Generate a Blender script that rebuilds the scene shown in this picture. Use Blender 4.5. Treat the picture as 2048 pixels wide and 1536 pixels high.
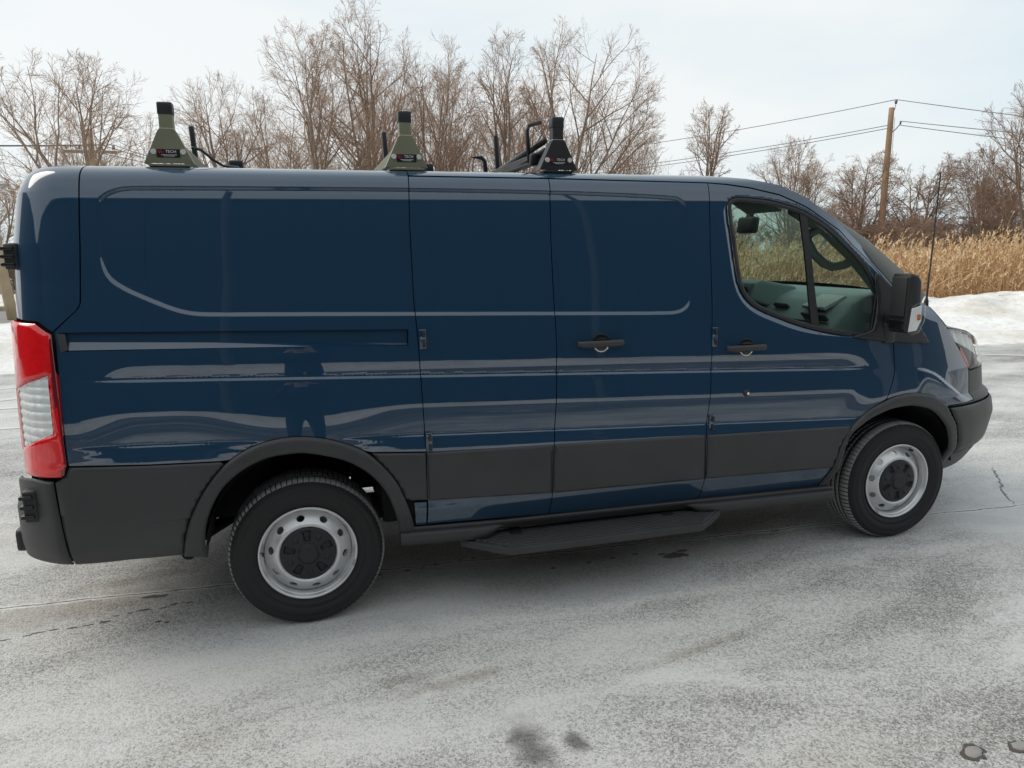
import bpy, bmesh, math, random
import numpy as np
from mathutils import Vector, Matrix, Euler
from mathutils.geometry import delaunay_2d_cdt

for o in list(bpy.data.objects): bpy.data.objects.remove(o, do_unlink=True)
sc = bpy.context.scene
col = sc.collection
R = math.radians

# ---------------------------------------------------------------- camera
cam = bpy.data.cameras.new("camera"); cam_o = bpy.data.objects.new("camera", cam); col.objects.link(cam_o)
YAW, PITCH, ROLL = 0.280207, 0.182059, -0.0143947
f_ = Vector((math.sin(YAW)*math.cos(PITCH), math.cos(YAW)*math.cos(PITCH), -math.sin(PITCH)))
r_ = Vector((math.cos(YAW), -math.sin(YAW), 0)); u_ = r_.cross(f_)
cr, sr = math.cos(ROLL), math.sin(ROLL)
rr_ = r_*cr + u_*sr; uu_ = -r_*sr + u_*cr
m = Matrix((rr_, uu_, -f_)).transposed().to_4x4(); m.translation = (0.0389, -4.2379, 1.696)
cam_o.matrix_world = m
cam.sensor_width = 36; cam.lens = 1453.2*36/2048; cam.clip_start = 0.05; cam.clip_end = 900
sc.camera = cam_o

# ---------------------------------------------------------------- world, sun, exposure
SUN_EL, SUN_AZ = R(46), R(-66)       # azimuth measured from +Y toward +X: the sun stands left, a little behind the van
world = bpy.data.worlds.new("World"); sc.world = world; world.use_nodes = True
nt = world.node_tree; N = nt.nodes; Lk = nt.links; N.clear()
out = N.new('ShaderNodeOutputWorld'); bg = N.new('ShaderNodeBackground')
sky = N.new('ShaderNodeTexSky'); sky.sky_type = 'NISHITA'; sky.sun_disc = False
sky.sun_elevation = SUN_EL; sky.sun_rotation = SUN_AZ; sky.air_density = 1.0; sky.dust_density = 2.0
tc = N.new('ShaderNodeTexCoord'); mp = N.new('ShaderNodeMapping'); mp.inputs['Scale'].default_value = (1.0, 1.0, 3.2)
nz = N.new('ShaderNodeTexNoise'); nz.inputs['Scale'].default_value = 1.7; nz.inputs['Detail'].default_value = 5; nz.inputs['Roughness'].default_value = .5
cr1 = N.new('ShaderNodeValToRGB')
cr1.color_ramp.elements[0].position = .36; cr1.color_ramp.elements[0].color = (5.7, 6.7, 7.2, 1)
cr1.color_ramp.elements[1].position = .62; cr1.color_ramp.elements[1].color = (7.5, 7.7, 7.65, 1)
mx = N.new('ShaderNodeMix'); mx.data_type = 'RGBA'; mx.inputs['Factor'].default_value = .90
Lk.new(tc.outputs['Generated'], mp.inputs['Vector']); Lk.new(mp.outputs[0], nz.inputs['Vector'])
Lk.new(nz.outputs['Fac'], cr1.inputs[0])
Lk.new(sky.outputs[0], mx.inputs[6]); Lk.new(cr1.outputs[0], mx.inputs[7])
Lk.new(mx.outputs[2], bg.inputs[0]); bg.inputs[1].default_value = 0.10
Lk.new(bg.outputs[0], out.inputs[0])

sun = bpy.data.lights.new("sun", 'SUN'); sun_o = bpy.data.objects.new("sun", sun); col.objects.link(sun_o)
sun.energy = 1.5; sun.angle = R(40); sun.color = (1, .93, .82)
sd = Vector((math.sin(SUN_AZ)*math.cos(SUN_EL), math.cos(SUN_AZ)*math.cos(SUN_EL), math.sin(SUN_EL)))
sun_o.rotation_euler = sd.to_track_quat('Z', 'Y').to_euler(); sun_o.location = sd*60
vs = sc.view_settings; vs.view_transform = 'Standard'; vs.look = 'None'; vs.exposure = 0.36; vs.gamma = 1; vs.use_curve_mapping = False
try: sc.cycles.max_bounces = 8; sc.cycles.transparent_max_bounces = 16
except Exception: pass

# ================================================================ body surface
# ---- side profile from tilt angles (degrees, positive = facing up) ----
_TZ=np.array([.30,.50,.53,.60,.76,.785,.812,.818,.824,.834,.844,.851,.858,.870,.970,1.000,1.020,1.105,1.113,1.121,1.129,1.170,1.215,1.235,1.30,1.60,1.85,1.92,1.96,1.985,2.00,2.015,2.03,2.045,2.055,2.063,2.068])
_TA=np.array([-30.,-24.,-4.0,1.,2.5,7.,9.0,22.,10.,9.0,12.,36.,3.0,0.5,2.8,5.5,7.0,8.5,12.,40.,1.0,2.4,4.6,6.2,7.0,8.0,9.3,11.,15.,20.,26.,38.,54.,67.,75.,81.,84.5])
ZTOP=2.068
_ZU=np.array([-3,1.9,2.1,2.3,2.465,2.647,2.87,3.10,3.29,3.45,3.6,3.8,6.0]);_ZV=np.array([2.068,2.068,2.062,2.043,2.012,1.94,1.84,1.695,1.55,1.42,1.30,1.23,1.0])
def ztop(u): return np.interp(u,_ZU,_ZV)
def _mk(TA):
    z=np.linspace(.30,2.068,3537)
    a=np.interp(z,_TZ,TA)
    k=np.exp(-0.5*(np.arange(-12,13)/4.)**2);k/=k.sum()
    a=np.convolve(np.pad(a,12,mode='edge'),k,mode='valid')
    h=-np.concatenate([[0],np.cumsum(np.tan(np.radians(a[:-1]))*np.diff(z))])
    return z,h+ (1.03-np.interp(1.0,z,h))
ZT,HT=_mk(_TA)
# same without the sculpted waves
_TA2=_TA.copy(); m=(_TZ>.79)&(_TZ<1.23); _TA2[m]=np.interp(_TZ[m],[.79,.88,.94,1.0,1.23],[2.0,3.2,4.4,7.4,6.2])
_,HT0=_mk(_TA2); HT0+=HT[-1]-HT0[-1]
X0,LF,NF=2.6,1.72,3.0
XR,NR=-.80,3.5
_th=np.linspace(0,np.pi/2,2000)
_fx=np.sin(_th)**(2/NF);_fy=np.cos(_th)**(2/NF)
_us=np.r_[0,np.cumsum(np.hypot(np.diff(LF*_fx),np.diff(_fy)))]
_rx=np.sin(_th)**(2/NR);_ry=np.cos(_th)**(2/NR)
_ur=np.r_[0,np.cumsum(np.hypot(np.diff(.33*_rx),np.diff(_ry)))]
UF,UR=X0+_us[-1],XR-_ur[-1]
def LFz(z): return np.interp(z,[.25,.36,.5,.66,.78,.82,.97,1.1,1.25,1.40,1.7],[1.68,1.72,1.80,1.855,1.83,1.77,1.76,1.71,1.64,1.56,1.4])
def LRz(z): return np.interp(z,[.3,.9,1.4,1.75,1.95,2.02,2.045,2.055,2.068],[.355,.355,.35,.335,.30,.26,.235,.215,.17])
def plan(u):
    u=np.asarray(u,float)
    f=u-X0; r=XR-u
    fx=np.interp(f,_us,_fx);fy=np.interp(f,_us,_fy)
    rx=np.interp(r,_ur,_rx);ry=np.interp(r,_ur,_ry)
    return np.where(f>0,fx,0),np.where(r>0,rx,0),np.where(f>0,fy,np.where(r>0,ry,1.))
def ss(a,b,x):
    t=np.clip((x-a)/(b-a),0,1);return t*t*(3-2*t)
def sdf(P,X,Z):
    """signed distance to closed polygon, negative inside"""
    P=np.asarray(P);A=P;B=np.roll(P,-1,0)
    d2=np.full(X.shape,1e9);ins=np.zeros(X.shape,bool)
    for (ax,az),(bx,bz) in zip(A,B):
        ex,ez=bx-ax,bz-az;L=ex*ex+ez*ez
        if L<1e-12: continue
        t=np.clip(((X-ax)*ex+(Z-az)*ez)/L,0,1)
        d2=np.minimum(d2,(X-ax-t*ex)**2+(Z-az-t*ez)**2)
        c=(az>Z)!=(bz>Z)
        xi=ax+(Z-az)*ex/np.where(abs(ez)<1e-12,1e-12,ez)
        ins^=c&(X<xi)
    d=np.sqrt(d2);return np.where(ins,-d,d)
def catmull(P,n=6):
    P=np.asarray(P,float);Q=np.vstack([2*P[0]-P[1],P,2*P[-1]-P[-2]]);o=[]
    for i in range(1,len(Q)-2):
        t=(np.arange(n)/n)[:,None];a,b,c,d=Q[i-1:i+3]
        o.append(.5*((2*b)+(c-a)*t+(2*a-5*b+4*c-d)*t*t+(3*b-a-3*c+d)*t**3))
    return np.vstack(o+[P[-1:]])
def chaikin_open(P,n=3):
    P=np.asarray(P,float)
    for _ in range(n):
        Q=np.stack([.75*P[:-1]+.25*P[1:],.25*P[:-1]+.75*P[1:]],1).reshape(-1,2)
        P=np.vstack([P[:1],Q[1:-1],P[-1:]])
    return P
def chaikin(P,n=3,closed=True):
    P=np.asarray(P,float)
    for _ in range(n):
        Q=np.roll(P,-1,0)
        P=np.stack([.75*P+.25*Q,.25*P+.75*Q],1).reshape(-1,2)
    return P
def wavez(u,z):
    # body lines drop slightly to the front: shift to canonical height
    return z+.045*np.clip(u-1.0,-2.2,2.4)*np.interp(z,[.5,.75,1.3,1.6],[0,1,1,0])
def hwid(u,z):
    zt=ztop(u)
    tg=np.interp(u,[2.1,2.7],[2.052,1.97])
    z=z+np.maximum(tg-zt,0)*ss(zt-.13,zt,z)*ss(1.25,1.45,z)
    zc=wavez(u,z)
    a=ss(-.92,-.62,u)*(1-ss(2.80,3.12,u))
    lo=1-ss(.52,.08,np.abs(u-.02))*ss(1.06,.98,zc)
    lo=np.minimum(lo,1)
    w=a*lo
    h1=np.interp(zc,ZT,HT);h0=np.interp(zc,ZT,HT0)
    base=h0+(h1-h0)*w
    return base
PANEL = TRACK = None
def sculpt(u,z):
    d=np.zeros(np.broadcast(u,z).shape)
    if PANEL is not None:
        s=sdf(PANEL,u,z); d-= .0075*ss(.009,-.009,s)
        # bevel line along the panel (second step)
    # brows over the wheel arches
    for cx,R in ((3.30,.475),):
        rr=np.hypot(u-cx,z-.40)
        d+=.006*ss(R+.19,R+.02,rr)*ss(.38,.6,z)
    return d
def S(u,z,off=0.):
    u=np.asarray(u,float);z=np.asarray(z,float);u,z=np.broadcast_arrays(u,z)
    fx,rx,cy=plan(u)
    x=np.where(u>X0,X0+LFz(z)*fx,np.where(u<XR,XR-LRz(z)*rx,u))
    y=-hwid(u,z)*cy
    d=sculpt(u,z)+off
    e=1e-3
    f2,r2,c2=plan(u+e);f1,r1,c1=plan(u-e)
    dx=np.where(u>X0-e,LF*(f2-f1),0)+np.where(u<XR+e,-.33*(r2-r1),0)+np.where((u<=X0-e)&(u>=XR+e),2*e,0)
    dy=-(c2-c1)
    l=np.hypot(dx,dy)+1e-12
    return np.stack([x+d*dy/l,y-d*dx/l,z],-1)
# ---------------------------------------------------------------- helpers
def link(name, me, parent=None, m=None):
    o = bpy.data.objects.new(name, me); col.objects.link(o)
    if m is not None:
        for k in (m if isinstance(m, (list, tuple)) else [m]): me.materials.append(k)
    if parent is not None: o.parent = parent
    return o
def tag(o, label=None, cat=None, group=None, kind=None):
    if label: o['label'] = label
    if cat: o['category'] = cat
    if group: o['group'] = group
    if kind: o['kind'] = kind
    return o
def mesh_np(name, V, F, normals=None, smooth=True, mi=None):
    """V (n,3); F list of arrays (k,3)/(k,4)"""
    me = bpy.data.meshes.new(name)
    if not isinstance(F, list): F = [F]
    F = [np.asarray(f, np.int32) for f in F if len(f)]
    nl = sum(f.size for f in F); nf = sum(len(f) for f in F)
    me.vertices.add(len(V)); me.vertices.foreach_set('co', np.asarray(V, np.float32).ravel())
    me.loops.add(nl); me.loops.foreach_set('vertex_index', np.concatenate([f.ravel() for f in F]))
    me.polygons.add(nf)
    tot = np.concatenate([np.full(len(f), f.shape[1], np.int32) for f in F])
    me.polygons.foreach_set('loop_start', np.r_[0, np.cumsum(tot)[:-1]].astype(np.int32))
    me.polygons.foreach_set('use_smooth', np.full(nf, smooth, bool))
    if mi is not None: me.polygons.foreach_set('material_index', np.asarray(mi, np.int32))
    me.update(calc_edges=True); me.validate(clean_customdata=False)
    if normals is not None: me.normals_split_custom_set_from_vertices(np.asarray(normals, np.float32))
    return me
def bm_mesh(name, bm, smooth=False):
    me = bpy.data.meshes.new(name); bm.to_mesh(me); bm.free()
    if smooth: me.polygons.foreach_set('use_smooth', np.ones(len(me.polygons), bool))
    return me
def rbox(bm, c, s, bev=.004, rot=None, seg=2):
    """bevelled box; returns nothing"""
    b2 = bmesh.new(); bmesh.ops.create_cube(b2, size=1)
    for v in b2.verts: v.co = Vector((v.co.x*s[0], v.co.y*s[1], v.co.z*s[2]))
    if bev > 0: bmesh.ops.bevel(b2, geom=b2.edges[:], offset=min(bev, min(s)*.45), segments=seg, profile=.6, affect='EDGES')
    M = Matrix.Translation(c)
    if rot is not None: M = M @ Euler(rot).to_matrix().to_4x4()
    b2.transform(M); tmp = bpy.data.meshes.new('t'); b2.to_mesh(tmp); b2.free(); bm.from_mesh(tmp); bpy.data.meshes.remove(tmp)
def prism(bm, poly, axis, a, b, bev=.0):
    """extrude a 2D polygon along an axis (0:x 1:y 2:z) from a to b"""
    def P(q, t):
        if axis == 1: return Vector((q[0], t, q[1]))
        if axis == 0: return Vector((t, q[0], q[1]))
        return Vector((q[0], q[1], t))
    b2 = bmesh.new()
    va = [b2.verts.new(P(q, a)) for q in poly]; vb = [b2.verts.new(P(q, b)) for q in poly]
    n = len(poly)
    b2.faces.new(va); b2.faces.new(vb[::-1])
    for i in range(n): b2.faces.new((va[i], vb[i], vb[(i+1) % n], va[(i+1) % n]))
    bmesh.ops.recalc_face_normals(b2, faces=b2.faces[:])
    if bev > 0: bmesh.ops.bevel(b2, geom=b2.edges[:], offset=bev, segments=2, profile=.6, affect='EDGES')
    tmp = bpy.data.meshes.new('t'); b2.to_mesh(tmp); b2.free(); bm.from_mesh(tmp); bpy.data.meshes.remove(tmp)
def tube_np(P, r, sides=8):
    """P (n,k,3) polylines, r (n,k) -> V, F (quads)"""
    P = np.asarray(P, float); r = np.asarray(r, float)
    if P.ndim == 2: P = P[None]; r = np.broadcast_to(r, P.shape[1])[None] if r.ndim <= 1 else r
    n, k, _ = P.shape; r = np.broadcast_to(r, (n, k))
    T = np.gradient(P, axis=1); T /= np.linalg.norm(T, axis=2, keepdims=True)+1e-12
    ref = np.where(np.abs(T[:, :1, 2:3]) > .9, np.array([1., 0, 0]), np.array([0, 0, 1.]))
    A = np.cross(T, np.broadcast_to(ref, T.shape)); A /= np.linalg.norm(A, axis=2, keepdims=True)+1e-12
    B = np.cross(T, A)
    a = np.arange(sides)*2*np.pi/sides
    V = P[:, :, None]+r[:, :, None, None]*(A[:, :, None]*np.cos(a)[:, None]+B[:, :, None]*np.sin(a)[:, None])
    idx = np.arange(n*k*sides).reshape(n, k, sides); nx = np.roll(idx, -1, 2)
    F = np.stack([idx[:, :-1], nx[:, :-1], nx[:, 1:], idx[:, 1:]], -1).reshape(-1, 4)
    return V.reshape(-1, 3), F[:, ::-1]
def tube(name, P, r, m, parent=None, sides=10, cap=True):
    P = np.asarray(P, float); r = np.broadcast_to(np.asarray(r, float), (len(P),)).copy()
    if cap:
        P = np.vstack([P[:1]+(P[:1]-P[1:2])*1e-3, P, P[-1:]+(P[-1:]-P[-2:-1])*1e-3]); r = np.r_[1e-4, r, 1e-4]
    V, F = tube_np(P[None], r[None], sides)
    me = mesh_np(name, V, [F]); return link(name, me, parent, m)
def lathe_np(prof, seg, close=False):
    """prof (k,2) = (radius, axial); axis along y (axial -> y)"""
    prof = np.asarray(prof, float); k = len(prof); a = np.arange(seg)*2*np.pi/seg
    V = np.stack([prof[:, 0][None]*np.cos(a)[:, None], np.broadcast_to(prof[:, 1], (seg, k)), prof[:, 0][None]*np.sin(a)[:, None]], -1)
    idx = np.arange(seg*k).reshape(seg, k); nx = np.roll(idx, -1, 0)
    F = np.stack([idx[:, :-1], idx[:, 1:], nx[:, 1:], nx[:, :-1]], -1).reshape(-1, 4)
    return V.reshape(-1, 3), F

# ---------------------------------------------------------------- materials
def new_mat(name):
    m = bpy.data.materials.new(name); m.use_nodes = True; return m, m.node_tree, m.node_tree.nodes['Principled BSDF']
def mat(name, color, rough=.5, metal=0., var=.12, scale=9., bump=0., bscale=60., spec=.5, coat=0., coatr=.03, rvar=.0, detail=4):
    m, t, p = new_mat(name)
    tcn = t.nodes.new('ShaderNodeTexCoord'); n1 = t.nodes.new('ShaderNodeTexNoise'); n1.inputs['Scale'].default_value = scale; n1.inputs['Detail'].default_value = detail
    t.links.new(tcn.outputs['Object'], n1.inputs['Vector'])
    mixn = t.nodes.new('ShaderNodeMix'); mixn.data_type = 'RGBA'
    c = np.array(color)
    mixn.inputs[6].default_value = (*np.clip(c*(1-var), 0, 1), 1); mixn.inputs[7].default_value = (*np.clip(c*(1+var), 0, 1), 1)
    t.links.new(n1.outputs['Fac'], mixn.inputs['Factor']); t.links.new(mixn.outputs[2], p.inputs['Base Color'])
    p.inputs['Roughness'].default_value = rough; p.inputs['Metallic'].default_value = metal
    p.inputs['Specular IOR Level'].default_value = spec; p.inputs['Coat Weight'].default_value = coat; p.inputs['Coat Roughness'].default_value = coatr
    if rvar:
        mr = t.nodes.new('ShaderNodeMapRange'); mr.inputs['To Min'].default_value = max(0, rough-rvar); mr.inputs['To Max'].default_value = rough+rvar
        t.links.new(n1.outputs['Fac'], mr.inputs['Value']); t.links.new(mr.outputs[0], p.inputs['Roughness'])
    if bump:
        n2 = t.nodes.new('ShaderNodeTexNoise'); n2.inputs['Scale'].default_value = bscale; n2.inputs['Detail'].default_value = 3
        t.links.new(tcn.outputs['Object'], n2.inputs['Vector']); b = t.nodes.new('ShaderNodeBump'); b.inputs['Strength'].default_value = bump; b.inputs['Distance'].default_value = .004
        t.links.new(n2.outputs['Fac'], b.inputs['Height']); t.links.new(b.outputs[0], p.inputs['Normal'])
    return m
def glass_mat(name, tint, ior=1.5, rough=0.0, dirt=.0):
    m, t, p = new_mat(name); t.nodes.remove(p); o = t.nodes['Material Output']
    tr = t.nodes.new('ShaderNodeBsdfTransparent'); tr.inputs[0].default_value = (*tint, 1)
    gl = t.nodes.new('ShaderNodeBsdfGlossy'); gl.inputs['Roughness'].default_value = rough
    lw = t.nodes.new('ShaderNodeLayerWeight'); lw.inputs[0].default_value = .5
    pw = t.nodes.new('ShaderNodeMath'); pw.operation = 'POWER'; pw.inputs[1].default_value = 5; t.links.new(lw.outputs['Facing'], pw.inputs[0])
    f0 = ((ior-1)/(ior+1))**2
    ma = t.nodes.new('ShaderNodeMath'); ma.operation = 'MULTIPLY_ADD'; ma.inputs[1].default_value = 1-f0; ma.inputs[2].default_value = f0; t.links.new(pw.outputs[0], ma.inputs[0])
    n1 = t.nodes.new('ShaderNodeTexNoise'); n1.inputs['Scale'].default_value = 3.; tcn = t.nodes.new('ShaderNodeTexCoord'); t.links.new(tcn.outputs['Object'], n1.inputs['Vector'])
    a = t.nodes.new('ShaderNodeMath'); a.operation = 'MULTIPLY_ADD'; a.inputs[1].default_value = .03; t.links.new(n1.outputs['Fac'], a.inputs[0]); t.links.new(ma.outputs[0], a.inputs[2])
    mxn = t.nodes.new('ShaderNodeMixShader'); t.links.new(a.outputs[0], mxn.inputs[0]); t.links.new(tr.outputs[0], mxn.inputs[1]); t.links.new(gl.outputs[0], mxn.inputs[2])
    t.links.new(mxn.outputs[0], o.inputs[0]); return m

def paint_mat():
    m, t, p = new_mat('dark_blue_metallic_paint')
    tcn = t.nodes.new('ShaderNodeTexCoord')
    n1 = t.nodes.new('ShaderNodeTexNoise'); n1.inputs['Scale'].default_value = 900; n1.inputs['Detail'].default_value = 2
    n3 = t.nodes.new('ShaderNodeTexNoise'); n3.inputs['Scale'].default_value = 1.3; n3.inputs['Detail'].default_value = 6
    for n in (n1, n3): t.links.new(tcn.outputs['Object'], n.inputs['Vector'])
    mixn = t.nodes.new('ShaderNodeMix'); mixn.data_type = 'RGBA'
    mixn.inputs[6].default_value = (.003, .030, .070, 1); mixn.inputs[7].default_value = (.005, .043, .097, 1)
    t.links.new(n1.outputs['Fac'], mixn.inputs['Factor'])
    # thin film of road salt dust, a little heavier low on the body
    sep = t.nodes.new('ShaderNodeSeparateXYZ'); t.links.new(tcn.outputs['Object'], sep.inputs[0])
    mr = t.nodes.new('ShaderNodeMapRange'); mr.inputs['From Min'].default_value = .35; mr.inputs['From Max'].default_value = 1.0; mr.inputs['To Min'].default_value = .05; mr.inputs['To Max'].default_value = .004
    t.links.new(sep.outputs['Z'], mr.inputs['Value'])
    mu = t.nodes.new('ShaderNodeMath'); mu.operation = 'MULTIPLY'; t.links.new(mr.outputs[0], mu.inputs[0]); t.links.new(n3.outputs['Fac'], mu.inputs[1])
    mix2 = t.nodes.new('ShaderNodeMix'); mix2.data_type = 'RGBA'; mix2.inputs[7].default_value = (.30, .29, .27, 1)
    t.links.new(mu.outputs[0], mix2.inputs['Factor']); t.links.new(mixn.outputs[2], mix2.inputs[6])
    t.links.new(mix2.outputs[2], p.inputs['Base Color'])
    p.inputs['Metallic'].default_value = .10; p.inputs['Roughness'].default_value = .45; p.inputs['Specular IOR Level'].default_value = .15
    p.inputs['Coat Weight'].default_value = 1.0; p.inputs['Coat Roughness'].default_value = .015; p.inputs['Coat IOR'].default_value = 1.85
    return m
M = {}
M['paint'] = paint_mat()
M['clad'] = mat('grey_textured_plastic', (.042, .043, .045), .46, var=.28, scale=5, bump=.22, bscale=500, spec=.4, rvar=.06)
M['black'] = mat('black_plastic', (.016, .017, .019), .48, var=.15, bump=.08, bscale=400)
M['black_gloss'] = mat('gloss_black', (.01, .01, .012), .15, var=.1)
M['inner'] = mat('underbody_black', (.006, .006, .007), .9, var=.3)
M['rubber'] = mat('tyre_rubber', (.012, .012, .0135), .72, var=.35, scale=14, bump=.15, bscale=120, rvar=.1)
M['tread'] = mat('tyre_tread_dusty', (.30, .30, .30), .9, var=.3, scale=20, bump=.2, bscale=90)
M['steel'] = mat('silver_wheel_paint', (.64, .65, .66), .36, metal=.7, var=.10, scale=7, rvar=.1)
M['hub'] = mat('hub_black_plastic', (.013, .014, .017), .5, var=.2)
M['chrome'] = mat('chrome', (.75, .75, .76), .12, metal=1, var=.05)
M['zinc'] = mat('zinc_bolt', (.74, .74, .70), .35, metal=.3, var=.1)
M['glass'] = glass_mat('tinted_glass', (.68, .79, .73), 1.75)
M['clear'] = glass_mat('clear_lens', (.95, .96, .96), 1.5, .03)
M['lamp'] = mat('lamp_reflector', (.86, .88, .88), .3, metal=.1, var=.08, scale=38, detail=1)
def red_lens():
    m, t, p = new_mat('red_lens'); tcn = t.nodes.new('ShaderNodeTexCoord'); n = t.nodes.new('ShaderNodeTexVoronoi'); n.inputs['Scale'].default_value = 55
    t.links.new(tcn.outputs['Object'], n.inputs['Vector']); mixn = t.nodes.new('ShaderNodeMix'); mixn.data_type = 'RGBA'
    mixn.inputs[6].default_value = (.80, .010, .014, 1); mixn.inputs[7].default_value = (.66, .008, .013, 1)
    t.links.new(n.outputs['Distance'], mixn.inputs['Factor']); t.links.new(mixn.outputs[2], p.inputs['Base Color'])
    p.inputs['Roughness'].default_value = .12; p.inputs['Coat Weight'].default_value = 1
    p.inputs['Subsurface Weight'].default_value = .25; p.inputs['Subsurface Radius'].default_value = (.02, .002, .002)
    return m
M['red'] = red_lens()
M['red_dark'] = mat('dark_red_lens_rim', (.16, .006, .012), .15, coat=1, var=.2)
M['rack'] = mat('olive_grey_aluminium', (.21, .215, .145), .45, metal=.25, var=.10, scale=12, rvar=.1)
M['rack_black'] = mat('black_powder_coat', (.018, .02, .023), .42, var=.2)
M['dash'] = mat('dashboard_plastic', (.30, .37, .375), .6, var=.15, scale=5, bump=.1, bscale=300)
M['dash_dark'] = mat('dark_interior_plastic', (.025, .028, .03), .6, var=.2)
M['trim'] = mat('grey_pillar_trim', (.20, .21, .20), .7, var=.1)
M['label'] = mat('black_print_label', (.012, .012, .014), .35, var=.2)
M['print_white'] = mat('white_print', (.75, .75, .75), .4, var=.04)
M['print_red'] = mat('red_print', (.62, .02, .03), .4, var=.06)
M['paper'] = mat('paper', (.62, .64, .62), .7, var=.1, scale=20)
M['bark'] = mat('grey_brown_bark', (.29, .22, .175), .9, var=.35, scale=2.5, bump=.5, bscale=12)
M['twig'] = mat('bare_twigs', (.44, .31, .225), .9, var=.3, scale=1.2)
M['twig_red'] = mat('reddish_twigs', (.36, .24, .175), .9, var=.35, scale=1.0)
M['pole'] = mat('weathered_timber_pole', (.31, .195, .115), .85, var=.3, scale=3, bump=.4, bscale=20)
M['pole_pale'] = mat('pale_timber_pole', (.40, .31, .20), .85, var=.25, scale=3, bump=.3, bscale=20)
M['metal'] = mat('galvanised_metal', (.36, .37, .38), .45, metal=.6, var=.15)
M['pole_dark'] = mat('dark_weathered_pole', (.075, .075, .08), .85, var=.2)
M['wire'] = mat('cable', (.17, .17, .175), .7, var=.2)
M['porcelain'] = mat('brown_insulator', (.22, .18, .16), .3, var=.2)
# ================================================================ ground
rng = np.random.default_rng(7)
def lot_edge(x): return 7.2-.17*x
class G:
    """small node-building helper"""
    def __init__(s, t): s.t = t
    def n(s, k, **kw):
        n = s.t.nodes.new(k)
        for a, b in kw.items():
            if a.startswith('i_'): n.inputs[int(a[2:]) if a[2:].isdigit() else a[2:]].default_value = b
            else: setattr(n, a, b)
        return n
    def l(s, a, b): s.t.links.new(a, b)
    def math(s, op, a, b=None, clamp=False):
        n = s.n('ShaderNodeMath', operation=op, use_clamp=clamp)
        for i, v in enumerate((a, b)):
            if v is None: continue
            if isinstance(v, (int, float)): n.inputs[i].default_value = v
            else: s.l(v, n.inputs[i])
        return n.outputs[0]
    def noise(s, vec, scale, detail=4, rough=.5, dist=0.):
        n = s.n('ShaderNodeTexNoise'); n.inputs['Scale'].default_value = scale; n.inputs['Detail'].default_value = detail; n.inputs['Roughness'].default_value = rough; n.inputs['Distortion'].default_value = dist
        s.l(vec, n.inputs['Vector']); return n.outputs['Fac']
    def rng(s, v, a, b, c=0., d=1., smooth=True):
        n = s.n('ShaderNodeMapRange'); n.interpolation_type = 'SMOOTHSTEP' if smooth else 'LINEAR'
        s.l(v, n.inputs['Value'])
        for k, q in zip(('From Min', 'From Max', 'To Min', 'To Max'), (a, b, c, d)): n.inputs[k].default_value = q
        return n.outputs[0]
    def mix(s, f, a, b):
        n = s.n('ShaderNodeMix', data_type='RGBA')
        if isinstance(f, (int, float)): n.inputs['Factor'].default_value = f
        else: s.l(f, n.inputs['Factor'])
        for i, v in ((6, a), (7, b)):
            if isinstance(v, tuple): n.inputs[i].default_value = (*v, 1)
            else: s.l(v, n.inputs[i])
        return n.outputs[2]
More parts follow.
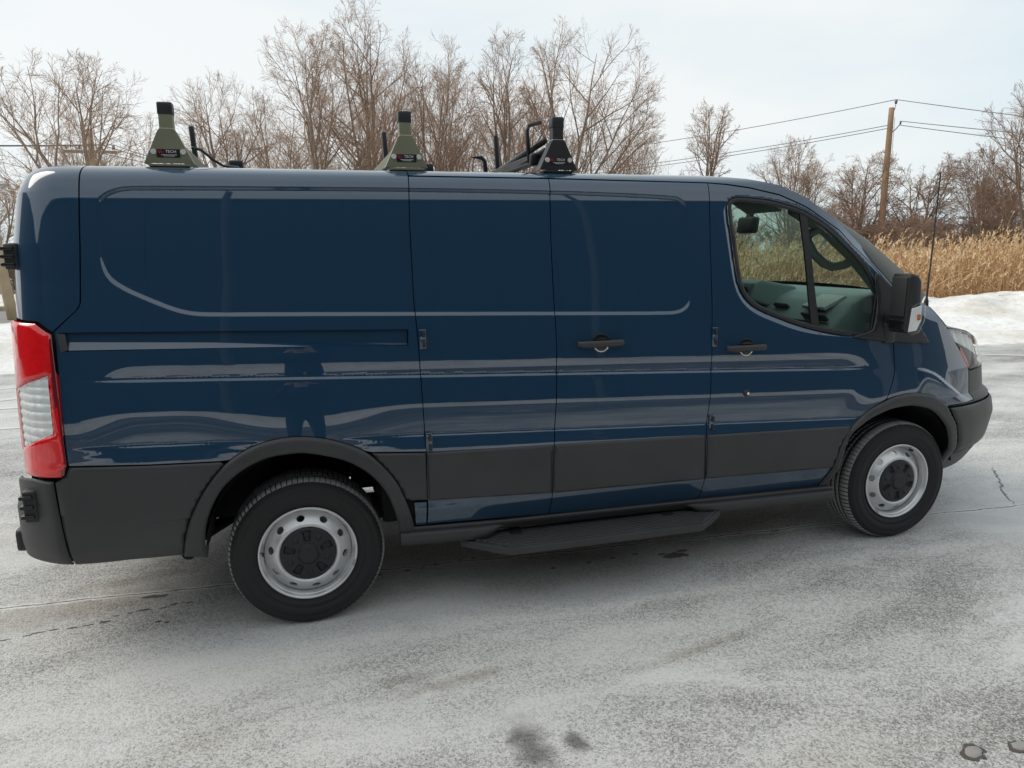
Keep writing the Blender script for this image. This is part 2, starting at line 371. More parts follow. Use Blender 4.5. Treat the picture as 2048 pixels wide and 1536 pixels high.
def asphalt():
    m, t, p = new_mat('salt_stained_asphalt'); g = G(t); tcn = g.n('ShaderNodeTexCoord'); co = tcn.outputs['Object']
    sep = g.n('ShaderNodeSeparateXYZ'); g.l(co, sep.inputs[0]); X, Y = sep.outputs[0], sep.outputs[1]
    mp = g.n('ShaderNodeMapping'); mp.inputs['Scale'].default_value = (.55, 1.25, 1); mp.inputs['Rotation'].default_value = (0, 0, R(12)); g.l(co, mp.inputs[0]); st = mp.outputs[0]
    salt = g.rng(g.noise(st, .55, 6, .6, .4), .36, .66)
    salt2 = g.rng(g.noise(st, 2.3, 5, .6, .3), .35, .70)
    cover = g.math('ADD', g.math('MULTIPLY', salt, .62), g.math('MULTIPLY', salt2, .38))
    # aggregate: stones about a centimetre across, some bare, some white with salt
    vo = g.n('ShaderNodeTexVoronoi', feature='F1'); vo.inputs['Scale'].default_value = 115; g.l(co, vo.inputs['Vector']); cellc = vo.outputs['Color']; dist = vo.outputs['Distance']
    sepc = g.n('ShaderNodeSeparateColor'); g.l(cellc, sepc.inputs[0])
    fine = g.noise(co, 170, 3, .7)
    grain = g.math('ADD', g.math('MULTIPLY', sepc.outputs[0], .48), g.math('MULTIPLY', g.rng(fine, .32, .68), .52))
    lvl = g.math('ADD', g.math('MULTIPLY', grain, .80), g.math('MULTIPLY', g.math('SUBTRACT', cover, .10), .56))
    lvl = g.math('SUBTRACT', lvl, g.math('MULTIPLY', g.rng(Y, -5.5, -7.5), .55)); fac = g.rng(lvl, .02, .84)  # unseen lot behind the camera, coloured darker to deepen the paint's reflection
    base = g.mix(fac, (.122, .118, .114), (.62, .613, .60))
    tint = g.rng(g.noise(st, .9, 4, .55), .55, .72)
    base = g.mix(g.math('MULTIPLY', tint, .45), base, g.mix(fac, (.10, .078, .056), (.42, .36, .29)))
    ice = g.rng(g.noise(st, 1.15, 9, .72, .8), .56, .63); base = g.mix(g.math('MULTIPLY', ice, .38), base, (.72, .72, .725))
    bare = g.rng(g.noise(st, .42, 9, .70, .5), .60, .70); base = g.mix(g.math('MULTIPLY', bare, .45), base, g.mix(fac, (.075, .072, .069), (.34, .335, .325)))
    def blob(cx, cy, rx, ry, rot, wob, soft=.35):
        ca, sa = math.cos(rot), math.sin(rot); dx = g.math('SUBTRACT', X, cx); dy = g.math('SUBTRACT', Y, cy)
        a = g.math('DIVIDE', g.math('ADD', g.math('MULTIPLY', dx, ca), g.math('MULTIPLY', dy, sa)), rx)
        b = g.math('DIVIDE', g.math('SUBTRACT', g.math('MULTIPLY', dy, ca), g.math('MULTIPLY', dx, sa)), ry)
        d = g.math('SQRT', g.math('ADD', g.math('MULTIPLY', a, a), g.math('MULTIPLY', b, b)))
        d = g.math('ADD', d, g.math('MULTIPLY', g.math('SUBTRACT', wob, .5), 1.5))
        return g.rng(d, 1.0, 1.0-soft, 0., 1.)
    w1 = g.noise(co, 9, 5, .6); w2 = g.noise(co, 30, 4, .6)
    dark = None
    for (cx, cy, rx, ry, rot) in ((.71, -2.06, .105, .22, .1), (.865, -2.10, .06, .085, .3), (.54, -2.19, .10, .03, .2)):
        b_ = blob(cx, cy, rx, ry, rot, w1, .8); dark = b_ if dark is None else g.math('MAXIMUM', dark, b_)
    base = g.mix(g.math('MULTIPLY', dark, .95), base, g.mix(fac, (.045, .043, .042), (.20, .195, .19)))
    brown = None
    for (cx, cy, rx, ry, rot) in ((.55, -1.62, .42, .06, .12), (1.6, -1.7, .5, .05, .2), (-1.15, -.48, .75, .20, .08), (.35, -1.55, .2, .05, 0), (-.9, -.2, .5, .10, .2)):
        b_ = blob(cx, cy, rx, ry, rot, w1, .9); brown = b_ if brown is None else g.math('MAXIMUM', brown, b_)
    base = g.mix(g.math('MULTIPLY', brown, .5), base, g.mix(fac, (.07, .058, .045), (.33, .29, .24)))
    # wet drips along the step and a wet splash
    drip = None
    dl = [(1.96, -.80, .060, .030), (1.90, -.77, .02, .012), (2.03, -.76, .03, .012), (2.02, -.82, .02, .012), (1.76, -.72, .016, .010), (1.62, -.73, .012, .010), (1.47, -.74, .014, .010), (1.26, -.75, .012, .009)]
    rr = np.random.default_rng(3)
    for k in range(11): dl.append((.28+.075*k+rr.normal(0, .012), -.545+.010*k*.6+rr.normal(0, .012), rr.uniform(.008, .018), rr.uniform(.005, .009)))
    for k in range(13): dl.append((-1.33+.062*k+rr.normal(0, .012), -.70+.011*k+rr.normal(0, .010), rr.uniform(.010, .026), rr.uniform(.005, .010)))
    dl += [(-.78, -.44, .035, .014), (-.74, -.45, .03, .012), (-.70, -.73, .012, .008), (-.66, -.75, .010, .008), (-.30, -.50, .015, .008)]
    for (cx, cy, rx, ry) in dl:
        b_ = blob(cx, cy, rx*1.35, ry*1.35, .08, w2, .3); drip = b_ if drip is None else g.math('MAXIMUM', drip, b_)
    base = g.mix(g.math('MULTIPLY', drip, .94), base, (.012, .012, .012))
    # long crack with a salt line, and a short one ahead of the front wheel
    wob = g.math('MULTIPLY', g.math('SUBTRACT', g.noise(co, 2.6, 6, .65), .5), .10)
    c1 = g.math('ABSOLUTE', g.math('ADD', g.math('SUBTRACT', Y, g.math('ADD', g.math('MULTIPLY', X, -.0745), -.455)), wob))
    wide = g.noise(co, 7, 3, .6)
    sl = g.math('MULTIPLY', g.rng(c1, .030, .008), g.rng(wide, .30, .52)); base = g.mix(g.math('MULTIPLY', sl, .85), base, (.80, .79, .76))
    base = g.mix(g.math('MULTIPLY', g.rng(c1, .008, .002), .8), base, (.05, .048, .045))
    wob2 = g.math('MULTIPLY', g.math('SUBTRACT', g.noise(co, 3.2, 6, .7), .5), .30)
    c2 = g.math('ABSOLUTE', g.math('ADD', g.math('SUBTRACT', X, g.math('ADD', g.math('MULTIPLY', Y, .95), 5.17)), wob2))
    in2 = g.math('MULTIPLY', g.rng(Y, -.80, -.70), g.rng(Y, -.05, -.16))
    base = g.mix(g.math('MULTIPLY', g.math('MULTIPLY', g.rng(c2, .016, .004), in2), .8), base, (.04, .038, .036))
    g.l(base, p.inputs['Base Color'])
    # smeared drier, icier patches far off shine a little
    ro = g.rng(g.noise(st, .8, 4, .6), .35, .65, .62, .95); ro = g.math('MULTIPLY', ro, g.math('SUBTRACT', 1.0, g.math('MULTIPLY', drip, .6))); g.l(ro, p.inputs['Roughness'])
    p.inputs['Specular IOR Level'].default_value = .35
    h = g.math('ADD', g.math('MULTIPLY', dist, -.6), g.math('MULTIPLY', fine, .9)); h = g.math('SUBTRACT', h, g.math('MULTIPLY', g.rng(c1, .012, .002), 1.2))
    b = g.n('ShaderNodeBump'); b.inputs['Strength'].default_value = .55; b.inputs['Distance'].default_value = .006; g.l(h, b.inputs['Height']); g.l(b.outputs[0], p.inputs['Normal'])
    return m
def snow_mat():
    m, t, p = new_mat('old_snow'); g = G(t); co = g.n('ShaderNodeTexCoord').outputs['Object']
    d = g.rng(g.noise(co, .7, 7, .65), .42, .72); d2 = g.rng(g.noise(co, 6, 5, .6), .45, .75)
    c = g.mix(g.math('MULTIPLY', d, .75), (.82, .82, .82), (.60, .54, .44)); c = g.mix(g.math('MULTIPLY', d2, .5), c, (.47, .43, .37))
    g.l(c, p.inputs['Base Color']); p.inputs['Roughness'].default_value = .8; p.inputs['Specular IOR Level'].default_value = .2
    b = g.n('ShaderNodeBump'); b.inputs['Strength'].default_value = .8; b.inputs['Distance'].default_value = .06; g.l(g.noise(co, 5, 6, .65), b.inputs['Height']); g.l(b.outputs[0], p.inputs['Normal'])
    return m
def soil_mat():
    m, t, p = new_mat('winter_field'); g = G(t); co = g.n('ShaderNodeTexCoord').outputs['Object']
    c = g.mix(g.rng(g.noise(co, .25, 6, .6), .42, .56), (.70, .71, .72), (.17, .115, .065)); c = g.mix(g.math('MULTIPLY', g.noise(co, 4, 5, .6), .6), c, (.22, .15, .085))
    g.l(c, p.inputs['Base Color']); p.inputs['Roughness'].default_value = .95; return m
M['asphalt'] = asphalt(); M['snow'] = snow_mat(); M['soil'] = soil_mat()
M['line'] = mat('worn_white_paint', (.62, .61, .58), .8, var=.3, scale=8)
M['road'] = mat('grey_road', (.23, .22, .21), .85, var=.2, scale=.8)
M['kerb'] = mat('tan_kerb_stone', (.42, .34, .25), .9, var=.25, scale=4)
# far ground to the horizon
x_ = np.array([-400, -60, -20, 0, 20, 60, 400.]); V = [(-400, -400, -.30), (400, -400, -.30), (400, 400, -.30), (-400, 400, -.30)]
tag(link('field', mesh_np('field', V, [np.array([[0, 1, 2, 3]])], smooth=False), None, M['soil']), kind='structure')
# the lot, a slab whose far edge runs along the snow bank
ex = np.array([-26., 32.]); V = [(-26, -15, 0), (32, -15, 0), (32, lot_edge(32)+1.2, 0), (-26, lot_edge(-26)+1.2, 0)]; V += [(a, b, -.32) for a, b, c in V]
tag(link('parking_lot', mesh_np('parking_lot', V, [np.array([[0, 1, 2, 3], [0, 4, 5, 1], [1, 5, 6, 2], [2, 6, 7, 3], [3, 7, 4, 0]])], smooth=False), None, M['asphalt']), kind='structure')
def stripe(x0, y0, x1, y1, w=.10, z=.004):
    d = np.array([x1-x0, y1-y0]); d = d/np.linalg.norm(d); n_ = np.array([-d[1], d[0]])*w/2; k = 12; t = np.linspace(0, 1, k)
    c = np.array([x0, y0])+(np.array([x1, y1])-np.array([x0, y0]))*t[:, None]; j = rng.normal(0, .008, (k, 1))
    A = np.c_[c+n_*(1+j*4), np.full(k, z)]; B = np.c_[c-n_*(1-j*4), np.full(k, z)]; V = np.vstack([A, B]); i = np.arange(k-1)
    return tag(link('parking_line', mesh_np('parking_line', V, [np.stack([i, i+k, i+k+1, i+1], 1)[:, ::-1]], smooth=False), None, M['line']), kind='structure')
stripe(9.2, 5.1, 14.0, 1.9); stripe(-9.5, 3.6, -2.2, 6.2, .12); stripe(-9.0, 5.4, -2.8, 5.15, .10); stripe(-9.0, 6.9, -2.8, 6.6, .10); stripe(-8, 4.2, -2.0, 4.0, .08)
# ---- ploughed snow along the far edge
def bank(name, xs, ds, hfun, edge, sgn=1, seed=1, m_=None):
    r = np.random.default_rng(seed); Xg, Dg = np.meshgrid(xs, ds, indexing='ij')
    def lump(f, n): 
        o = 0
        for k in range(n):
            a = r.uniform(0, 2*np.pi); fr = f*r.uniform(.6, 1.6); o = o+np.sin((Xg*np.cos(a)+Dg*np.sin(a))*fr+r.uniform(0, 6.28))
        return o/np.sqrt(n)
    e = edge(Xg)+.22*lump(.9, 5)*sgn; Y = e+sgn*Dg; H = hfun(Xg, Dg)
    env_ = np.clip(Dg/.8, 0, 1); Z = H+env_*(.085*lump(2.2, 6)*(.4+H)+.055*lump(6.5, 8)*(.4+H))+.012*env_*lump(16, 9)
    Z = np.where(Dg <= .001, -.06, np.maximum(Z, .0+.012))
    V = np.stack([Xg, Y, Z], -1).reshape(-1, 3); n0, n1 = Xg.shape; idx = np.arange(n0*n1).reshape(n0, n1)
    F = np.stack([idx[:-1, :-1], idx[1:, :-1], idx[1:, 1:], idx[:-1, 1:]], -1).reshape(-1, 4)
    return tag(link(name, mesh_np(name, V, [F if sgn > 0 else F[:, ::-1]]), None, m_ or M['snow']), kind='structure')
def hb_(X, D):
    rise = ss(0, 1.1, D)*.13+ss(.8, 3.4, D)*.21*(.75+.5*ss(13, 20, X)); fall = ss(4.0, 5.8, D)*.20
    return rise-fall*ss(2, 6, X)+.26*ss(12.0, 15.5, X)*ss(0, 2.6, D)*ss(6.0, 4.2, D)
bank('snow_bank', np.arange(4, 33, .11), np.r_[np.linspace(0, .4, 6), np.arange(.5, 6.4, .11)], hb_, lot_edge, 1, 3)
def hb2(X, D): return .10*ss(0, .5, D)+.18*ss(.4, 1.6, D)*ss(4.5, 2.0, D)
bank('snow_bank', np.arange(-22, 4.05, .14), np.r_[np.linspace(0, .4, 5), np.arange(.5, 8.5, .16)], hb2, lot_edge, 1, 9)
# road beyond, on the left, with its kerb and verge
def slab(name, x0, x1, y0, y1, z, m_, h=.4, k=0.):
    V = [(x0, y0-k*x0, z), (x1, y0-k*x1, z), (x1, y1-k*x1, z), (x0, y1-k*x0, z)]; V += [(a, b, z-h) for a, b, c in V]
    return tag(link(name, mesh_np(name, V, [np.array([[0, 1, 2, 3], [0, 4, 5, 1], [1, 5, 6, 2], [2, 6, 7, 3], [3, 7, 4, 0]])], smooth=False), None, m_), kind='structure')
slab('road', -60, -2, 15.6, 21.0, .02, M['road'], k=.17)
slab('kerb', -60, -2, 21.0, 21.25, .15, M['kerb'], k=.17)
slab('snowy_verge', -60, -2, 21.25, 29, .17, M['snow'], k=.17)
# the near side of the lot, behind the photographer (seen mirrored in the paint)
bank('snow_bank', np.arange(-26, 32, .3), np.r_[np.linspace(0, .4, 4), np.arange(.6, 7, .3)], lambda X, D: .55*ss(0, 2.2, D), lambda x: -13.0+0*x, -1, 21)

# two flat stones set in the asphalt at the lower right
for k, (sx, sy, a_, lb_) in enumerate(((2.13, -2.56, .1, 'larger flat grey stone set in the asphalt, its dark rim whole'), (2.315, -2.585, -.2, 'flat grey stone cut by the right edge of the picture'))):
    r = np.random.default_rng(60+k); th = np.arange(22)*2*np.pi/22; rr = 1+.12*np.sin(2*th+k)+r.normal(0, .05, 22)
    for nm, sc_, zz, m_, in (('gap', 1.42, .002, 'tar'), ('stone', 1., .005, 'stone')):
        q = np.stack([.036*sc_*rr*np.cos(th), .024*sc_*rr*np.sin(th)+0, 0*th], 1)
        if nm == 'gap': q *= (1+r.normal(0, .13, 22))[:, None]
        V = np.vstack([q+[0, 0, .001], q*.93+[0, 0, zz], [[0, 0, zz+.001*(nm == 'stone')]]]); i = np.arange(22); j = (i+1) % 22
        me = mesh_np('flat_stone' if nm == 'stone' else 'rim', V, [np.stack([i, j, j+22, i+22], 1), np.stack([i+22, j+22, np.full(22, 44)], 1)])
        if nm == 'gap': gme = me
        else:
            o = link('flat_stone', me, None, mat('pale_stone', (.30, .28, .27), .8, var=.25, scale=40, bump=.4)); o.location = (sx, sy, .001); o.rotation_euler = (0, 0, a_); tag(o, lb_, 'stone', 'flat stones in the asphalt')
            link('dark_rim', gme, o, mat('dark_tar', (.08, .075, .07), .9)); gme.name = 'dark_rim'
# ================================================================ the van: side surface and panel builder
PANEL = chaikin([(-.717,1.877),(-.722,1.72),(-.716,1.66),(-.695,1.605),(-.639,1.562),(-.55,1.516),(-.46,1.474),(-.40,1.457),(-.33,1.450),(-.1,1.443),(.528,1.421),(1.192,1.398),(1.78,1.377),(1.85,1.380),(1.90,1.405),(1.917,1.45),(1.92,1.60),(1.923,1.83),(1.918,1.89),(1.89,1.928),(1.84,1.943),(1.275,1.962),(.529,1.970),(-.55,1.967),(-.63,1.963),(-.687,1.94),(-.712,1.91)], 2)
TRACK = np.array([(-.882,1.398),(-.866,1.328),(.2,1.297),(.488,1.285),(.492,1.352)])
def inset(P, g):
    P = np.asarray(P, float); n = len(P)
    a = P-np.roll(P, 1, 0); b = np.roll(P, -1, 0)-P
    def nrm(v): return v/(np.linalg.norm(v, axis=1, keepdims=True)+1e-12)
    a, b = nrm(a), nrm(b)
    na = np.stack([-a[:, 1], a[:, 0]], 1); nb = np.stack([-b[:, 1], b[:, 0]], 1)   # left normals (CCW -> inside)
    nn = na+nb; nn /= (np.linalg.norm(nn, axis=1, keepdims=True)+1e-9)
    s = 1/np.clip((nn*na).sum(1, keepdims=True), .35, 1)
    return P+nn*g*s
def area(P): x, y = P[:, 0], P[:, 1]; return .5*np.sum(x*np.roll(y, -1)-np.roll(x, -1)*y)
def dens(P, d):
    o = []
    for a, b in zip(P, np.roll(P, -1, 0)):
        k = max(1, int(np.ceil(np.linalg.norm(b-a)/d))); t = np.arange(k)/k
        o.append(a+(b-a)*t[:, None])
    return np.vstack(o)
BAND_Z = np.array([.818, .824, .844, .851, .858, 1.113, 1.121, 1.129])
def panel_np(poly, holes=(), off=0., offf=None, du=.022, dz=.007, gap=.0022, flange=.012, extra=(), bd=.011, surf=S):
    loops = [np.asarray(poly, float)]+[np.asarray(h, float) for h in holes]
    L2 = []
    for i, P in enumerate(loops):
        if (area(P) < 0) != (i > 0): P = P[::-1]
        if gap: P = inset(P, gap)
        L2.append(dens(P, bd))
    allb = np.vstack(L2)
    lo, hi = allb.min(0), allb.max(0)
    gu, gz = np.meshgrid(np.arange(lo[0]+du/2, hi[0], du), np.arange(lo[1]+dz/2, hi[1], dz)); pts = [np.stack([gu.ravel(), gz.ravel()], 1)]
    for e in extra: pts.append(np.asarray(e))
    pts = np.vstack(pts)
    s = sdf(L2[0], pts[:, 0], pts[:, 1])
    for h in L2[1:]: s = np.maximum(s, -sdf(h, pts[:, 0], pts[:, 1]))
    pts = pts[s < -.0045]
    V2 = np.vstack([allb, pts]); edges = []; b = 0
    for Lp in L2:
        n = len(Lp); edges += [(b+i, b+(i+1) % n) for i in range(n)]; b += n
    r = delaunay_2d_cdt([Vector(q) for q in V2.tolist()], edges, [], 0, 1e-7)
    V2n = np.array([tuple(v) for v in r[0]]); Fc = np.array([tuple(f) for f in r[2]], int)
    c = V2n[Fc].mean(1); s = sdf(L2[0], c[:, 0], c[:, 1])
    for h in L2[1:]: s = np.maximum(s, -sdf(h, c[:, 0], c[:, 1]))
    Fc = Fc[s < 0]
    tri = V2n[Fc]; ar = (tri[:, 1, 0]-tri[:, 0, 0])*(tri[:, 2, 1]-tri[:, 0, 1])-(tri[:, 2, 0]-tri[:, 0, 0])*(tri[:, 1, 1]-tri[:, 0, 1])
    Fc[ar < 0] = Fc[ar < 0][:, ::-1]; Fc = Fc[np.abs(ar) > 1e-10]
    if offf is not None: O = lambda u, z: off+offf(u, z, L2)
    else: O = lambda u, z: off
    u, z = V2n.T
    P = surf(u, z, O(u, z)); e = 1.2e-3
    du_ = surf(u+e, z, O(u+e, z))-surf(u-e, z, O(u-e, z)); dz_ = surf(u, z+e, O(u, z+e))-surf(u, z-e, O(u, z-e))
    n = np.cross(du_, dz_); n /= np.linalg.norm(n, axis=1, keepdims=True)+1e-12
    VV, NN, FF = [P], [n], [Fc]
    # return flanges round every edge
    base = len(P); o2n = {i: i for i in range(len(allb))}
    b = 0; Q = []
    for Lp in L2:
        k = len(Lp); ids = np.arange(b, b+k); b += k
        uu, zz = Lp.T; p0 = surf(uu, zz, O(uu, zz)); d0 = surf(uu+e, zz, O(uu+e, zz))-surf(uu-e, zz, O(uu-e, zz)); d1 = surf(uu, zz+e, O(uu, zz+e))-surf(uu, zz-e, O(uu, zz-e))
        nn = np.cross(d0, d1); nn /= np.linalg.norm(nn, axis=1, keepdims=True)+1e-12
        p1 = p0-nn*flange
        t = np.roll(p0, -1, 0)-np.roll(p0, 1, 0); fn = np.cross(t, nn); fn /= np.linalg.norm(fn, axis=1, keepdims=True)+1e-12
        VV += [p0, p1]; NN += [fn, fn]
        a0 = base+np.arange(k); a1 = a0+k; base += 2*k
        FF.append(np.stack([a0, a1, np.roll(a1, -1), np.roll(a0, -1)], 1))
    return np.vstack(VV), np.vstack(NN), FF
def panel(name, poly, m, parent, parentL=None, left=True, **kw):
    V, Nn, F = panel_np(poly, **kw)
    o = link(name, mesh_np(name, V, F, Nn), parent, m); oL = None
    if left:
        k = np.array([1, -1, 1.])
        oL = link(name, mesh_np(name, V*k, [f[:, ::-1] for f in F], Nn*k), parentL or parent, m)
    return o, oL
def line_extra(P, offs, d=.010):
    P = dens(np.asarray(P, float), d); n = np.roll(P, -1, 0)-np.roll(P, 1, 0); n = np.stack([-n[:, 1], n[:, 0]], 1); n /= np.linalg.norm(n, axis=1, keepdims=True)+1e-9
    return np.vstack([P+n*o for o in offs])
EX = [line_extra(PANEL, (-.010, -.006, -.002, .002, .006, .010))]
uu = np.arange(-.95, 3.2, .02)
for bz in BAND_Z: EX.append(np.stack([uu, bz-.045*np.clip(uu-1, -2.2, 2.4)], 1))
def pillow(h, w):
    def f(u, z, L2):
        s = sdf(L2[0], u, z)
        for hh in L2[1:]: s = np.maximum(s, -sdf(hh, u, z))
        return h*np.sqrt(np.clip(1-(1-np.clip(-s/w, 0, 1))**2, 0, 1))
    return f

# ---------------------------------------------------------------- outlines measured on the side of the van (along, up)
SEAM_R = [(-.774,2.068),(-.778,1.965),(-.79,1.721),(-.803,1.515),(-.815,1.49),(-.90,1.404)]
SEAM_A = [(.542,.44),(.542,.62),(.545,.80),(.540,1.035),(.536,1.26),(.527,1.483),(.529,1.813),(.537,2.0),(.542,2.068)]
SEAM_B = [(1.148,.415),(1.148,.489),(1.154,.70),(1.165,.80),(1.182,.989),(1.194,1.226),(1.193,1.415),(1.193,1.741),(1.205,2.027)]
SEAM_C = [(1.981,.39),(1.981,.461),(1.983,.728),(1.998,.85),(2.011,.931),(2.028,1.133),(2.037,1.384),(2.036,1.683),(2.050,2.016)]
ARCH_R = catmull([(-.510,.42),(-.502,.478),(-.466,.600),(-.398,.724),(-.311,.823),(-.208,.884),(-.095,.912),(.03,.911),(.165,.877),(.291,.809),(.396,.685),(.447,.562),(.479,.443),(.482,.40)], 5)
ARCH_Ri = catmull([(-.419,.40),(-.419,.478),(-.399,.592),(-.340,.707),(-.255,.784),(-.151,.831),(-.06,.842),(.03,.838),(.182,.791),(.287,.718),(.359,.619),(.399,.493),(.412,.40)], 5)
ARCH_F = catmull([(2.725,.37),(2.739,.42),(2.806,.656),(2.933,.781),(3.101,.852),(3.20,.872),(3.30,.874),(3.40,.858),(3.488,.824),(3.560,.716),(3.625,.59),(3.655,.48),(3.665,.40)], 5)
ARCH_Fi = catmull([(2.79,.37),(2.795,.45),(2.833,.654),(2.94,.74),(3.079,.791),(3.19,.806),(3.29,.802),(3.413,.757),(3.509,.655),(3.575,.53),(3.598,.42),(3.60,.37)], 5)
WIN = chaikin([(2.166,1.896),(2.185,1.923),(2.24,1.925),(2.40,1.912),(2.575,1.870),(2.794,1.779),(3.01,1.618),(3.085,1.52),(3.118,1.44),(3.10,1.40),(3.05,1.25),(3.02,1.222),(2.95,1.226),(2.80,1.249),(2.686,1.270),(2.56,1.303),(2.435,1.349),(2.34,1.385),(2.270,1.425),(2.225,1.485),(2.205,1.56),(2.191,1.681)], 2)
DOORTOP = [(2.054,2.014),(2.16,2.008),(2.287,1.992),(2.46,1.957),(2.649,1.886),(2.882,1.774),(3.079,1.622),(3.205,1.500)]
def arcpts(A, lo=None, hi=None): return [tuple(q) for q in A]

van = bpy.data.objects.new('cargo_van', None); col.objects.link(van); van.location = (0, 0, 0)
tag(van, 'dark blue low-roof cargo van with grey lower cladding, steel wheels and roof ladder racks', 'van')

# rear quarter
poly = SEAM_R[::-1][:1] and ([(-.900,1.398),(-.896,1.36),(-.896,.885),(-.888,.868),(-.60,.8485),(-.33,.8365)] +
        [tuple(q) for q in ARCH_R if (q[1] > .8365 or (q[0] > 0 and q[1] > .817))] + [(.30,.8165),(.545,.7985)] + SEAM_A[3:] + SEAM_R)
side_panel, side_panel_l = panel('side_panel', poly, M['paint'], van, extra=EX, holes=[TRACK])
# recessed slide-rail channel: floor and its sloping lower lip
zb_ = lambda u: 1.3285-.0318*(u+.866); zt_ = lambda u: 1.398-.0335*(u+.882); wl_ = lambda u: np.interp(u, [-.866, .488], [.032, .007])
ua = np.linspace(-.866, .487, 60)
panel('rail_channel', [(-.880,1.396)]+[(u, zb_(u)+wl_(u)) for u in ua]+[(.491,1.351)], M['paint'], side_panel, parentL=side_panel_l, off=-.017, gap=0, flange=.004, dz=.01)
panel('rail_lip', [(u, zb_(u)+.001) for u in ua]+[(u, zb_(u)+wl_(u)) for u in ua[::-1]], M['paint'], side_panel, parentL=side_panel_l, gap=0, flange=.002, dz=.004,
      offf=lambda u, z, L: -.017*(z-zb_(u))/wl_(u))
panel('roof_corner_pillar', [(-.776,2.068),(-.780,1.965),(-.792,1.721),(-.805,1.513),(-.818,1.486),(-.905,1.403),(-.958,1.444),(-1.09,1.452),(-1.19,1.452),(-1.20,1.70),(-1.22,2.0),(-1.25,2.068)], M['paint'], van, gap=.0015)
# doors
def offs_clad(h=.007, w=.008): return pillow(h, w)
cd1, _ = panel('cargo_door', SEAM_A[:-1]+[(.540,2.030)] + SEAM_B[::-1], M['paint'], van, left=False, extra=EX)
cd2, _ = panel('cargo_door', SEAM_B + SEAM_C[::-1], M['paint'], van, left=False, extra=EX)
# left flank (no side doors on that side): one plain panel
V, Nn, F = panel_np(SEAM_A[:-1]+[(.540,2.030)] + SEAM_C[::-1], du=.05, dz=.014)
kk = np.array([1, -1, 1.]); link('side_panel', mesh_np('side_panel', V*kk, [f[:, ::-1] for f in F], Nn*kk), van, M['paint'])
poly = [tuple(q) for q in SEAM_C] + DOORTOP[1:] + [(3.20,1.40),(3.187,1.150),(3.172,1.01),(3.153,.958),(3.105,.862)] + [tuple(q) for q in ARCH_F[::-1] if q[0] < 3.098]
WHOLE = inset(WIN[::-1] if area(WIN) < 0 else WIN, -.020)
def win_lip(u, z, L):
    s = sdf(WHOLE, u, z); w_ = .006+.023*np.maximum(ss(2.28, 2.19, u)*ss(1.93, 1.87, z), ss(1.53, 1.47, z)*ss(2.95, 2.5, u)); return -.013*(1-np.clip(s/w_, 0, 1))
wo_ = dens(WHOLE, .006); wn_ = np.roll(wo_, -1, 0)-np.roll(wo_, 1, 0); wn_ = np.stack([-wn_[:, 1], wn_[:, 0]], 1); wn_ /= np.linalg.norm(wn_, axis=1, keepdims=True)
if sdf(WHOLE, *(wo_[:1]+wn_[:1]*.003).T)[0] < 0: wn_ = -wn_
def lipw(u, z): return .006+.023*np.maximum(ss(2.28, 2.19, u)*ss(1.93, 1.87, z), ss(1.53, 1.47, z)*ss(2.95, 2.5, u))
ww_ = lipw(*wo_.T)[:, None]; LIPX = np.vstack([wo_+wn_*(ww_*k) for k in (.45, .93, 1.07)])
fd, fdL = panel('front_door', poly, M['paint'], van, holes=[WHOLE], extra=EX+[LIPX], offf=win_lip)
# fender, bumper, lamps
def fender_crease(u, z, L):
    zc = np.interp(u, [3.30, 3.339, 3.40, 3.46, 3.51, 3.562, 3.64, 3.708, 3.8], [1.009, 1.005, .994, .972, .943, .908, .860, .818, .77]); t = z-zc
    return .011*ss(.012, -.010, t)*ss(-.16, -.02, t)*ss(3.31, 3.40, u)*ss(3.80, 3.66, u)
panel('front_fender', [(3.105,.86),(3.155,.958),(3.174,1.01),(3.190,1.150),(3.205,1.42),(3.29,1.462),(3.36,1.435),(3.45,1.405),(3.53,1.370),(3.590,1.336),(3.620,1.287),(3.667,1.224),(3.758,1.08),(3.824,.955),(3.815,.775),(3.545,.775)] + [tuple(q) for q in ARCH_F[::-1] if q[1] > .76 and q[0] > 3.10], M['paint'], van,
      offf=fender_crease, dz=.005)
panel('headlight', [(3.676,1.218),(3.80,1.200),(3.92,1.178),(4.10,1.12),(4.28,1.05),(4.30,.96),(4.1,.955),(3.833,.957),(3.764,1.08)], M['clear'], van, off=.002, gap=.003)
hb, hbL = panel('headlight_body', [(3.676,1.218),(3.80,1.200),(3.92,1.178),(4.10,1.12),(4.28,1.05),(4.30,.96),(4.1,.955),(3.833,.957),(3.764,1.08)], M['lamp'], van, off=-.035, gap=.003, flange=.01,
      offf=lambda u, z, L: .012*np.sin(u*60)*ss(3.7, 3.85, u))
am = mat('amber_reflector', (.55, .10, .05), .25, var=.15)
panel('side_marker', [(3.785,1.06),(3.80,1.09),(3.855,1.01),(3.865,.965),(3.835,.965)], am, van, off=-.012, gap=0)
panel('bumper_upper', [(3.548,.768),(3.82,.762),(4.2,.762),(UF,.762),(UF,1.02),(4.9,1.03),(4.33,1.045),(4.33,.952),(4.1,.950),(3.829,.950),(3.818,.775)], M['clad'], van, off=.001)
panel('front_bumper', [tuple(q) for q in ARCH_F if q[0] > 3.52][::-1][:0] + [(3.550,.762),(3.80,.756),(4.2,.754),(UF,.754),(UF,.46),(4.2,.462),(3.85,.470),(3.665,.470),(3.652,.56),(3.60,.66)], M['clad'], van, off=.006, offf=pillow(.012, .03))
panel('bumper_valance', [(3.60,.42),(3.664,.464),(3.85,.464),(4.2,.456),(UF,.454),(UF,.36),(4.2,.345),(3.75,.335),(3.66,.335)], M['clad'], van, off=-.004, offf=pillow(.012, .03))
